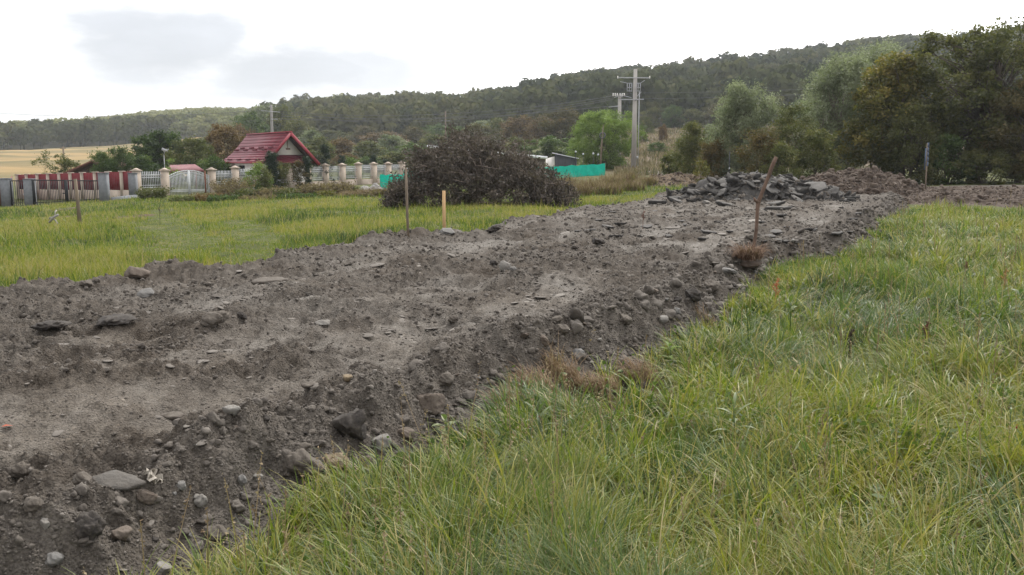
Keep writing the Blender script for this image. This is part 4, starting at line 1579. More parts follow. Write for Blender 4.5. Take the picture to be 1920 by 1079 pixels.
    MB().tube([(-.15, 0, -.3), (-.02, 0, H * .6), (.1, 0, H)], [.10, .085, .03], 6).build('post', WOODGREY, t)
    zc = at(1129, 254.5, 84).z - g.z
    ring = [(.02 + .24 * math.cos(k * math.pi / 10), -.14, zc + .26 * math.sin(k * math.pi / 10)) for k in range(21)]
    MB().tube(ring, .07, 6, False).build('cable_coil', CABLE, t)


def stakes():
    # crooked bark stick on the right edge of the strip
    p = hit(1412, 480)
    Y = p.y
    t = thing('stake', 'crooked leaning brown bark stick driven in beside a clump of roots', 'stake', tuple(p), group='survey stakes')
    pts = [at(px, py, Y) - p for px, py in ((1411, 496), (1413, 470), (1418, 430), (1420, 396), (1422, 380), (1430, 358), (1440, 334), (1449, 310), (1455, 295))]
    for i, q in enumerate(pts):
        q.y += .012 * math.sin(i * 2.1)
    MB().tube(pts, [.026, .025, .024, .025, .032, .026, .027, .029, .026], 9).build('stick', WOODBARK, t, smooth=True)
    b = at(1422, 379, Y) - p
    MB().tube([b, b + Vector((-.05, -.02, .02)), b + Vector((-.075, -.03, .06))], [.03, .02, .012], 6).build('branch_stub', WOODBARK, t, smooth=True)
    # thin grey rod
    p = hit(764, 443); Y = p.y
    t = thing('stake', 'thin straight grey brown rod standing at the far edge of the strip', 'stake', tuple(p), group='survey stakes')
    MB().tube([at(766, 452, Y) - p, at(763.5, 400, Y) - p, at(761, 315, Y) - p], [.024, .025, .022], 8).build('rod', WOODGREY, t, smooth=True)
    e = at(761, 317, Y) - p
    MB().tube([e + Vector((-.03, 0, 0)), e + Vector((.035, 0, .01))], .012, 6).build('nail', GALV, t)
    # pale sawn stake
    p = hit(833, 430); Y = p.y
    t = thing('stake', 'pale sawn pine stake standing behind a flat grey stone', 'stake', tuple(p), group='survey stakes')
    h = at(833, 358, Y).z - p.z
    MB().box((0, 0, h / 2 - .1), (.062, .05, h + .2), .2).build('board', WOODPALE, t)
    # old grey fence post in the meadow at left
    p = gpos(149, 27.5); p = Vector((at(149, 419, 27.5).x, 27.5, gz(at(149, 419, 27.5).x, 27.5))); Y = p.y
    t = thing('fence_post', 'weathered grey wooden post leaning in the meadow before the black gate', 'post', tuple(p))
    MB().tube([at(150, 424, Y) - p, at(146, 380, Y) - p, at(141, 336, Y) - p], [.062, .056, .05], 8).build('post', WOODGREY, t)
    # post with ribbon by the soil bank
    p = hit(1736, 368); Y = p.y
    t = thing('stake', 'thin post wrapped with faded blue ribbon beside the brown soil bank', 'stake', tuple(p), group='survey stakes')
    MB().tube([at(1734, 374, Y) - p, at(1737, 320, Y) - p, at(1739.5, 269, Y) - p], [.028, .034, .038], 8).build('post', WOODGREY, t)
    m = MB()
    for k in range(5):
        a, b = at(1738.2 + .4 * k, 312 - 9 * k, Y) - p, at(1738.8 + .4 * k, 304 - 9 * k, Y) - p
        m.tube([a, b], [.050, .046], 8)
    tl = at(1735.5, 278, Y) - p
    m.hexa([tl + Vector((-.03, -.05, -.9)), tl + Vector((.01, -.05, -.9)), tl + Vector((.01, -.04, -.9)), tl + Vector((-.03, -.04, -.9))],
           [tl + Vector((-.03, -.05, 0)), tl + Vector((.03, -.05, 0)), tl + Vector((.03, -.04, 0)), tl + Vector((-.03, -.04, 0))])
    m.build('ribbon', RIBBON, t)
    # slim dark post among the shrubs
    p = gpos(1366, 46)
    t = thing('marker_post', 'slim dark post with pale mark behind the slab heap', 'post', tuple(p))
    zt = at(1366, 284, 46).z - p.z
    MB().tube([(0, 0, -.2), (0, 0, zt)], .035, 7).build('post', BLACKMET, t)
    zz = at(1366, 316, 46).z - p.z
    MB().box((0, -.05, zz), (.05, .03, .08)).build('mark', WHITE, t)


cream_fence()
red_fence()
grey_gates()
shade_nets()
cottage()
small_buildings()
power_poles()
stakes()
# ------------------------------------------------------------------ trees, shrubs, weeds
BARK = mat_plain('tree_bark', (.065, .052, .042), .95, .4, 6, .6, stretch=(1, 1, .3))
BARKPALE = mat_plain('pale_bark', (.15, .13, .11), .95, .35, 6, .5, stretch=(1, 1, .3))
LEAF = {
    'willow': mat_leaf('willow_leaf', [(.085, .10, .06), (.155, .175, .11), (.24, .26, .175), (.34, .36, .26)], .42, .5, .35),
    'bright': mat_leaf('bright_willow_leaf', [(.08, .12, .03), (.14, .20, .045), (.20, .27, .07), (.27, .33, .10)], .35),
    'dark': mat_leaf('dark_olive_leaf', [(.030, .036, .015), (.056, .060, .023), (.090, .090, .034), (.125, .115, .045)], .45),
    'brownleaf': mat_leaf('autumn_brown_leaf', [(.040, .038, .018), (.070, .060, .026), (.10, .080, .034), (.145, .098, .04)], .4),
    'yellow': mat_leaf('yellowing_leaf', [(.05, .055, .018), (.09, .09, .024), (.15, .13, .038), (.22, .17, .045)], .38),
    'green': mat_leaf('green_leaf', [(.028, .048, .014), (.048, .078, .022), (.075, .110, .03), (.11, .14, .042)], .35),
    'olive': mat_leaf('olive_leaf', [(.045, .055, .020), (.075, .085, .028), (.11, .115, .04), (.16, .15, .055)], .35),
    'rust': mat_leaf('rusty_leaf', [(.07, .045, .022), (.12, .075, .035), (.17, .11, .05), (.20, .15, .07)], .3),
    'conifer': mat_leaf('conifer_needle', [(.010, .022, .011), (.018, .036, .016), (.028, .050, .022)], .1),
    'brush': mat_leaf('withered_brush_leaf', [(.042, .035, .031), (.072, .059, .051), (.108, .088, .074), (.175, .145, .115)], .15, .7, .2),
    'weed': mat_leaf('dock_weed_leaf', [(.05, .075, .03), (.085, .125, .045), (.14, .17, .07), (.20, .20, .09)], .3, .5, .35),
    'straw': STRAW,
    'dryweed': mat_leaf('dry_weed_leaf', [(.08, .062, .04), (.14, .11, .07), (.22, .175, .11), (.30, .25, .165)], .3, .8, .1),
    'forest': mat_leaf('forest_leaf', [(.028, .036, .017), (.045, .053, .023), (.070, .075, .031), (.092, .088, .038), (.115, .122, .046)], .15, .95, 0),
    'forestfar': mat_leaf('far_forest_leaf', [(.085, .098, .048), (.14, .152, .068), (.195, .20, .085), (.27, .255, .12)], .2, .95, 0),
}


def leaf_arr(C, size, aspect=.5, droop=0.0, r=None, out=None):
    """one small kite-shaped leaf (4 corners) per centre"""
    r = r or rng
    n = len(C)
    D = r.normal(size=(n, 3))
    D[:, 2] = D[:, 2] * .8 - droop
    if out is not None:
        D += out
    D /= np.linalg.norm(D, axis=1)[:, None] + 1e-9
    S = np.cross(D, r.normal(size=(n, 3)))
    S /= np.linalg.norm(S, axis=1)[:, None] + 1e-9
    s = (np.full(n, size) if np.isscalar(size) else size) * r.uniform(.6, 1.35, n)
    a = D * (s * .5)[:, None]; b = S * (s * .5 * aspect)[:, None]
    V = np.stack([C - a, C + b - a * .1, C + a, C - b - a * .1], 1).reshape(-1, 3)
    Q = np.arange(n * 4).reshape(n, 4)
    return V, Q


PROF = {
    'round': lambda t: np.sqrt(np.clip(1 - (2 * t - 1) ** 2, 0, 1)),
    'dome': lambda t: np.sqrt(np.clip(1 - t ** 2.2, 0, 1)) * (.75 + .25 * np.clip(t * 4, 0, 1)),
    'willow': lambda t: np.clip(np.sin(np.pi * np.clip(t * .80 + .17, 0, 1)), 0, 1) ** .7,
    'spread': lambda t: np.clip(np.sin(np.pi * np.clip(t * .72 + .13, 0, 1)), 0, 1) ** .55,
    'cone': lambda t: np.clip(1.03 - t, 0, 1) ** .75,
    'column': lambda t: np.clip(np.sin(np.pi * np.clip(t * .9 + .1, 0, 1)), 0, 1) ** .5,
}


def make_tree(name, seed, H, R, profile='round', base=.2, clumps=60, per=120, leaf=.10, aspect=.5, kind='green', stems=1, trunk_r=.12,
              droop=0.0, clump_r=.16, bark=None, hollow=.45, upright=0.0, skew=0.0, tone=.0, twigs=True, crown='crown', lobes=.26):
    """a woody plant at the origin: tapered trunk(s), limbs out to the leaf clumps, and a crown of single leaves.
    Returns (root-level list of (part name, mesh data))."""
    r = np.random.default_rng(seed)
    t = r.random(clumps) ** .85
    z = H * (base + (1 - base) * t)
    th = r.uniform(0, 2 * math.pi, clumps)
    lob = 1 + lobes * np.sin(th * 2 + seed) + lobes * .8 * np.sin(th * 3 + seed * 2.3 + t * 4)
    rad = R * PROF[profile](t) * lob * (hollow + (1 - hollow) * np.sqrt(r.random(clumps)))
    C = np.stack([rad * np.cos(th) + skew * z, rad * np.sin(th), z], -1)
    C += r.normal(0, .045 * H, C.shape)
    C[:, 2] = np.clip(C[:, 2], .04 * H, H * 1.02)
    parts = []
    mb = MB()
    feet = []
    for k in range(stems):
        a = r.uniform(0, 2 * math.pi)
        f = R * .10 * (stems > 1) * r.random()
        top = np.array([skew * H * .7 + r.normal(0, .05) * R + (R * .45 * math.cos(a) if stems > 1 else 0), (R * .45 * math.sin(a) if stems > 1 else 0) + r.normal(0, .05) * R, H * r.uniform(.62, .82)])
        ft = np.array([f * math.cos(a), f * math.sin(a), -.15])
        mid1 = ft + (top - ft) * .33 + r.normal(0, .025 * H, 3) * (1, 1, .2)
        mid2 = ft + (top - ft) * .66 + r.normal(0, .03 * H, 3) * (1, 1, .2)
        rr = trunk_r * (1 if stems == 1 else r.uniform(.45, .8))
        path = np.array([ft, mid1, mid2, top])
        mb.tube(path, [rr, rr * .75, rr * .5, rr * .2], 7)
        feet.append((path, rr))
    if twigs:
        for c in C:
            path, rr = feet[int(r.integers(0, stems))]
            zz = np.clip(c[2] * r.uniform(.35, .8), 0, path[-1][2])
            s = np.array([np.interp(zz, path[:, 2], path[:, i]) for i in range(3)])
            m = (s + c) / 2 + r.normal(0, .02 * H, 3); m[2] += .03 * H * (1 - droop)
            q = rr * .32
            mb.tube([s, m, c], [q, q * .6, q * .25], 4, False)
    parts.append(('trunk' if stems == 1 else 'stems', mb, bark or BARK))
    n = clumps * per
    own = np.repeat(np.arange(clumps), per)
    cr = clump_r * H * r.uniform(.5, 1.35, clumps)
    off = r.normal(0, 1, (n, 3)) * .44
    off[:, 2] *= .75
    if droop:
        off[:, 2] -= droop * (off[:, 0] ** 2 + off[:, 1] ** 2) * .55
    P = C[own] + off * cr[own][:, None]
    if upright:
        P[:, 2] += upright * H * np.abs(r.normal(0, .05, n))
    P[:, 2] = np.maximum(P[:, 2], .03)
    ct = r.normal(.0, .18, clumps)
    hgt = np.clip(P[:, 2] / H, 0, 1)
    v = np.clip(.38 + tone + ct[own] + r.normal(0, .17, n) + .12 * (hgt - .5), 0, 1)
    LV, LQ = leaf_arr(P, leaf, aspect, droop, r, out=np.array([0, 0, upright * 1.2]) if upright else None)
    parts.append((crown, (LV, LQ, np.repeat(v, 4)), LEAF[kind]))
    return parts


def plant(name, label, cat, loc, parts, rotz=0.0, group=None):
    t = thing(name, label, cat, tuple(loc), rotz, group)
    for pn, d, mat in parts:
        if isinstance(d, MB):
            d.build(pn, mat, t)
        else:
            V, Q, v = d
            link(pn, np_data(pn, V, Q, attr={'var': v}, mats=(mat,)), t)
    return t


def tree_at(px, Y, py_top, wpx, label, name='tree', cat='tree', group=None, dz=-.05, **kw):
    g = gpos(px, Y, dz)
    H = at(px, py_top, Y).z - g.z
    R = wpx * Y / F / 2
    return plant(name, label, cat, g, make_tree(name, abs(hash((px, Y))) % 9999 + 3, H, R, **kw), 0, group)


def right_hedge():
    tree_at(1815, 50, 66, 250, 'biggest tree at right, dark brownish crown with forking dark trunks', profile='spread', base=.10, clumps=230, per=150, leaf=.19, aspect=.6, kind='dark', stems=4, trunk_r=.30, clump_r=.08, hollow=.12, tone=.15)
    tree_at(1905, 47, 165, 120, 'brownish bushy tree cut by the right edge beside the biggest tree', profile='round', base=.08, clumps=100, per=190, leaf=.14, aspect=.6, kind='brownleaf', stems=3, trunk_r=.15, clump_r=.10, hollow=.25, tone=.1)
    tree_at(1668, 51, 118, 165, 'yellow topped tree with dark lower leaves left of the biggest tree', profile='dome', base=.05, clumps=180, per=150, leaf=.18, aspect=.65, kind='yellow', stems=4, trunk_r=.15, clump_r=.085, hollow=.2, tone=.14)
    tree_at(1700, 48.5, 205, 140, 'dark green underbrush tree below the yellow topped tree', profile='dome', base=.03, clumps=90, per=170, leaf=.13, aspect=.65, kind='dark', stems=4, trunk_r=.09, clump_r=.12, hollow=.3, tone=.1)
    tree_at(1572, 54, 122, 150, 'tall grey green willow behind the soil heap', profile='willow', base=.08, clumps=190, per=200, leaf=.2, aspect=.22, kind='willow', stems=5, trunk_r=.12, clump_r=.10, hollow=.2, upright=.5, bark=BARKPALE)
    tree_at(1635, 62, 100, 90, 'pale grey willow crown showing above the yellow topped tree', profile='willow', base=.2, clumps=80, per=200, leaf=.2, aspect=.22, kind='willow', stems=2, trunk_r=.13, clump_r=.10, upright=.5, tone=.1)
    tree_at(1388, 54, 172, 100, 'rounded silvery willow with feathery top right of the tall pole', profile='willow', base=.05, clumps=170, per=200, leaf=.19, aspect=.22, kind='willow', stems=4, trunk_r=.10, clump_r=.10, hollow=.25, upright=.6, tone=.05)
    tree_at(1487, 50, 205, 95, 'slender yellow green sapling clump with bare lower stems', profile='column', base=.22, clumps=60, per=150, leaf=.13, aspect=.45, kind='olive', stems=7, trunk_r=.05, clump_r=.11, hollow=.3, tone=.14)
    tree_at(1462, 47, 275, 75, 'low olive bush at the foot of the slender saplings', 'shrub', 'shrub', profile='dome', base=.03, clumps=60, per=140, leaf=.11, aspect=.5, kind='olive', stems=5, trunk_r=.04, clump_r=.15, tone=.2)
    tree_at(1425, 48, 250, 70, 'rusty green bush between the silvery willow and the saplings', 'shrub', 'shrub', profile='dome', base=.03, clumps=60, per=140, leaf=.11, aspect=.5, kind='brownleaf', stems=5, trunk_r=.04, clump_r=.15, tone=.3)
    tree_at(1531, 47.5, 250, 75, 'dull green bush under the tall grey green willow', 'shrub', 'shrub', profile='dome', base=.03, clumps=70, per=140, leaf=.12, aspect=.5, kind='olive', stems=5, trunk_r=.05, clump_r=.14, tone=.2)
    tree_at(1300, 60, 238, 64, 'broad grey green bush with pale tips left of the silvery willow', 'shrub', 'shrub', profile='dome', base=.03, clumps=110, per=150, leaf=.14, aspect=.35, kind='olive', stems=6, trunk_r=.05, clump_r=.12, tone=.3, upright=.3)
    tree_at(1338, 54, 268, 60, 'brown flecked bush at the left foot of the silvery willow', 'shrub', 'shrub', profile='dome', base=.03, clumps=60, per=140, leaf=.12, aspect=.5, kind='brownleaf', stems=5, trunk_r=.04, clump_r=.15, tone=.34)
    tree_at(1262, 64, 288, 44, 'low green bush beside the gravel bend right of the pole', 'shrub', 'shrub', profile='dome', base=.03, clumps=50, per=130, leaf=.13, aspect=.5, kind='olive', stems=5, trunk_r=.04, clump_r=.16, tone=.25)
    tree_at(1312, 45, 306, 24, 'little pale green sapling standing left of the slab heap', 'sapling', 'sapling', profile='round', base=.35, clumps=16, per=60, leaf=.09, aspect=.5, kind='yellow', stems=2, trunk_r=.02, clump_r=.16, tone=.1)
    tree_at(1850, 46.5, 285, 150, 'low dark thicket under the biggest tree beside the dirt road', 'shrub', 'shrub', profile='dome', base=.03, clumps=90, per=130, leaf=.13, aspect=.5, kind='dark', stems=6, trunk_r=.05, clump_r=.16, tone=.1)
    tree_at(1775, 47, 262, 90, 'green leafy thicket behind the ribboned post', 'shrub', 'shrub', profile='dome', base=.03, clumps=60, per=130, leaf=.13, aspect=.5, kind='green', stems=6, trunk_r=.05, clump_r=.16, tone=-.12)
    tree_at(1985, 52, 90, 200, 'tall dark tree outside the right edge, its leaves reaching in', profile='spread', base=.1, clumps=120, per=150, leaf=.15, aspect=.6, kind='dark', stems=3, trunk_r=.2, clump_r=.11)


def middle_trees():
    tree_at(1128, 92, 212, 122, 'bright light green round willow left of the tall concrete pole', profile='round', base=.03, clumps=190, per=230, leaf=.24, aspect=.25, kind='bright', stems=6, trunk_r=.12, clump_r=.11, hollow=.45, droop=.35)
    tree_at(305, 88, 254, 86, 'dense dark round tree behind the carport', profile='round', base=.08, clumps=110, per=170, leaf=.22, aspect=.6, kind='green', stems=2, trunk_r=.16, clump_r=.13, tone=-.22)
    tree_at(425, 92, 241, 66, 'rusty orange tree just left of the cottage roof', profile='round', base=.06, clumps=90, per=150, leaf=.22, aspect=.5, kind='rust', stems=3, trunk_r=.10, clump_r=.13, tone=.05)
    tree_at(365, 84, 266, 66, 'loose olive tree between the dark round tree and the rusty one', profile='round', base=.06, clumps=80, per=150, leaf=.2, aspect=.5, kind='olive', stems=3, trunk_r=.1, clump_r=.13)
    tree_at(230, 80, 284, 60, 'bushy green shrub row piece behind the red panelled fence', 'shrub', 'shrub', profile='dome', base=.05, clumps=70, per=140, leaf=.17, aspect=.4, kind='green', stems=5, trunk_r=.05, clump_r=.17, upright=.4)
    tree_at(195, 78, 292, 46, 'green shrub leaning over the brown shed roof', 'shrub', 'shrub', profile='dome', base=.05, clumps=50, per=130, leaf=.17, aspect=.4, kind='green', stems=5, trunk_r=.05, clump_r=.18, upright=.3, tone=.05)
    tree_at(275, 76, 296, 44, 'darker green shrub left of the carport roof', 'shrub', 'shrub', profile='dome', base=.05, clumps=50, per=130, leaf=.17, aspect=.45, kind='green', stems=5, trunk_r=.05, clump_r=.18, tone=-.1)
    tree_at(100, 82, 290, 55, 'sparse yellow green young tree behind the red panelled fence', profile='spread', base=.3, clumps=26, per=70, leaf=.17, aspect=.45, kind='olive', stems=3, trunk_r=.05, clump_r=.12, tone=.22)
    tree_at(132, 84, 299, 30, 'small dull green tree beside the thin wooden pole', profile='round', base=.2, clumps=30, per=90, leaf=.16, aspect=.5, kind='olive', stems=2, trunk_r=.05, clump_r=.15)
    tree_at(405, 76, 300, 80, 'green garden hedge bush left of the cottage eave', 'shrub', 'shrub', profile='dome', base=.03, clumps=70, per=130, leaf=.17, aspect=.5, kind='green', stems=5, trunk_r=.05, clump_r=.2)
    tree_at(320, 68, 297, 22, 'pale yellow green sapling under the white antenna', 'sapling', 'sapling', profile='round', base=.3, clumps=16, per=60, leaf=.14, aspect=.4, kind='bright', stems=2, trunk_r=.03, clump_r=.14)
    tree_at(484, 68.5, 311, 40, 'light green weeping garden bush in front of the cottage eave', 'shrub', 'shrub', profile='dome', base=.03, clumps=40, per=110, leaf=.15, aspect=.35, kind='bright', stems=4, trunk_r=.03, clump_r=.2, droop=.4, tone=-.1)
    tree_at(498, 66.5, 318, 17, 'grey green climbing shrub filling the fence gap between two cream pillars', 'shrub', 'shrub', profile='column', base=.03, clumps=30, per=100, leaf=.12, aspect=.35, kind='olive', stems=4, trunk_r=.02, clump_r=.16, tone=.1)
    for px, Y, top, w, lab in ((506, 69.5, 289, 8, 'slim dark thuja on the left of the pair before the gable'), (515, 69.5, 291, 7, 'slim dark thuja on the right of the pair before the gable'),
                               (578, 71, 299, 11, 'small dark thuja cone before the right eave of the cottage'), (611, 76, 276, 32, 'large dark conifer cone right of the cottage'),
                               (642, 84, 293, 9, 'small dark conifer behind the railing right of the large conifer'), (701, 90, 295, 11, 'small pointed conifer behind the railing near its right end'),
                               (724, 92, 300, 15, 'low dark conifer nearest the right end of the railing')):
        tree_at(px, Y, top, w, lab, 'conifer', 'conifer', group='garden conifers by the cottage', profile='cone', base=.03, clumps=60, per=90, leaf=.13, aspect=.3, kind='conifer', stems=1, trunk_r=.07, clump_r=.09, hollow=.55, upright=.4, twigs=False, lobes=.05)
    tree_at(562, 70.5, 305, 14, 'loose reddish green shrub before the red pent roof', 'shrub', 'shrub', profile='round', base=.1, clumps=25, per=80, leaf=.14, aspect=.45, kind='brownleaf', stems=3, trunk_r=.03, clump_r=.15, tone=.2)
    tree_at(530, 70, 306, 20, 'yellow green shrub between the thuja pair and the gable', 'shrub', 'shrub', profile='round', base=.05, clumps=25, per=80, leaf=.14, aspect=.45, kind='olive', stems=3, trunk_r=.03, clump_r=.17, tone=.15)
    tree_at(660, 86, 300, 45, 'pale weeping shrub behind the middle of the railing', 'shrub', 'shrub', profile='dome', base=.05, clumps=40, per=100, leaf=.17, aspect=.35, kind='bright', stems=3, trunk_r=.03, clump_r=.2, droop=.4, tone=-.15)
    # scrub belt between the gardens and the wooded hill: five kinds, copied
    kinds = {}
    for key, kw in {
        'green': dict(kind='green', profile='round', base=.06, stems=3, tone=.22),
        'olive': dict(kind='olive', profile='dome', base=.04, stems=4, tone=.14),
        'rust': dict(kind='rust', profile='dome', base=.05, stems=4, tone=-.12),
        'brown': dict(kind='brownleaf', profile='round', base=.08, stems=3, tone=.1),
        'pale': dict(kind='willow', profile='willow', base=.06, stems=4, tone=-.12),
        'dark': dict(kind='dark', profile='round', base=.06, stems=3, tone=.2),
    }.items():
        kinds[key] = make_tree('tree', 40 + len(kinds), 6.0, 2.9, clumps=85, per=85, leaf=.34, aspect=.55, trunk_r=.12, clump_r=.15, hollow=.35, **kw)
    words = {'green': 'green leafy', 'olive': 'olive green', 'rust': 'rusty brown', 'brown': 'brownish autumn', 'pale': 'pale grey green', 'dark': 'dark green'}
    spots = []
    # (px, Y, py_top, width px, kind, where)
    spots += [(600, 150, 262, 60, 'olive', 'behind the large conifer'), (585, 175, 250, 55, 'pale', 'right of the cottage ridge'), (640, 170, 262, 60, 'rust', 'above the large conifer'),
              (632, 210, 262, 22, 'dark', 'standing alone on the slope right of the cottage'), (690, 160, 268, 70, 'olive', 'above the middle railing bays'), (735, 170, 258, 64, 'pale', 'left of the far thin pole'),
              (720, 230, 250, 80, 'rust', 'under the wooded hill, greyish and wide'), (775, 150, 270, 62, 'green', 'at the left shoulder of the brush heap'), (812, 175, 256, 60, 'olive', 'below the far thin pole'),
              (780, 240, 242, 55, 'brown', 'in the belt left of the far thin pole'), (860, 215, 240, 60, 'green', 'right of the far thin pole'), (895, 180, 238, 62, 'brown', 'above the crest of the brush heap'),
              (935, 200, 226, 62, 'olive', 'in the belt above the low building'), (975, 190, 222, 66, 'rust', 'in the belt left of two brown trees'), (1020, 180, 222, 62, 'rust', 'in the belt right of its brown neighbour'),
              (1058, 175, 210, 72, 'brown', 'tallest of the belt just left of the bright willow'), (970, 118, 262, 56, 'olive', 'yellowish one over the low white roof edge'), (1035, 115, 258, 70, 'green', 'loose one left of the bright willow'),
              (905, 125, 270, 50, 'olive', 'rising behind the crest of the brush heap'), (1080, 120, 262, 40, 'pale', 'at the left foot of the bright willow'), (740, 125, 288, 62, 'olive', 'low behind the railing end'),
              (690, 118, 296, 56, 'green', 'low behind the middle railing bays'), (650, 128, 290, 50, 'rust', 'low right of the large conifer'), (790, 120, 290, 50, 'green', 'low beside the brush heap'), (590, 125, 286, 46, 'olive', 'low beside the right eave'),
              (470, 200, 215, 66, 'green', 'high left of the pole behind the cottage'), (530, 230, 206, 66, 'olive', 'high right of the pole behind the cottage'), (495, 250, 205, 60, 'pale', 'highest behind the pole by the cottage'),
              (455, 165, 240, 50, 'rust', 'just above the cottage ridge'), (560, 200, 228, 60, 'dark', 'between the cottage ridge and wooded hill'), (400, 230, 256, 50, 'olive', 'on the field edge left of the cottage'),
              (348, 300, 268, 30, 'olive', 'on the stubble edge, leftmost of its row'), (372, 310, 262, 34, 'green', 'on the stubble edge, second of its row'), (395, 320, 256, 40, 'olive', 'on the stubble edge, third of its row'), (425, 320, 246, 50, 'olive', 'on the stubble edge, tallest of its row'),
              (820, 260, 235, 60, 'green', 'near the foot of the middle hill'), (690, 270, 240, 60, 'brown', 'at the foot of the middle hill'), (620, 280, 246, 60, 'dark', 'at the left foot of the middle hill'), (905, 265, 230, 60, 'pale', 'bluish at the foot of the middle hill'),
              # brown meadow right of the pole
              (1212, 190, 222, 22, 'olive', 'round one on the brown slope close to the pole'), (1243, 150, 236, 18, 'rust', 'orange tipped one on the brown slope'), (1205, 150, 250, 18, 'olive', 'low one on the brown slope by the pole'),
              (1232, 115, 268, 34, 'green', 'low on the brown slope behind the gravel bend'), (1285, 130, 255, 34, 'olive', 'on the brown slope behind the broad bush'), (1330, 170, 235, 26, 'pale', 'upright one on the brown slope'),
              (1222, 235, 204, 40, 'dark', 'at the forest foot right of the pole'), (1262, 235, 200, 40, 'green', 'at the forest foot, second from the pole'), (1300, 232, 206, 44, 'dark', 'at the forest foot, third from the pole'),
              (1345, 228, 198, 50, 'brown', 'at the forest foot left of the silvery willow'), (1450, 222, 182, 50, 'dark', 'at the forest foot right of the silvery willow'), (1500, 220, 190, 40, 'green', 'at the forest foot above the saplings'),
              (1445, 160, 250, 30, 'rust', 'on the brown slope right of the silvery willow'), (1490, 120, 262, 40, 'olive', 'on the slope behind the saplings')]
    done = {}
    for px, Y, top, w, k, where in spots:
        g = gpos(px, Y, -.1)
        H = max(1.2, at(px, top, Y).z - g.z); R = w * Y / F / 2
        lab = '%s %s %s' % (words[k], 'tree' if H > 3 else 'bush', where)
        grp = 'trees and bushes of the scrub belt'
        if k not in done:
            o = done[k] = plant('scrub_tree', lab, 'tree', g, kinds[k], 0, grp)
        else:
            o = copy_tree(done[k])
            o.location = g; o['label'] = lab
        o.scale = (R / 2.9, R / 2.9, H / 6.0)
        o.rotation_euler = (0, 0, rng.uniform(0, 6.28))


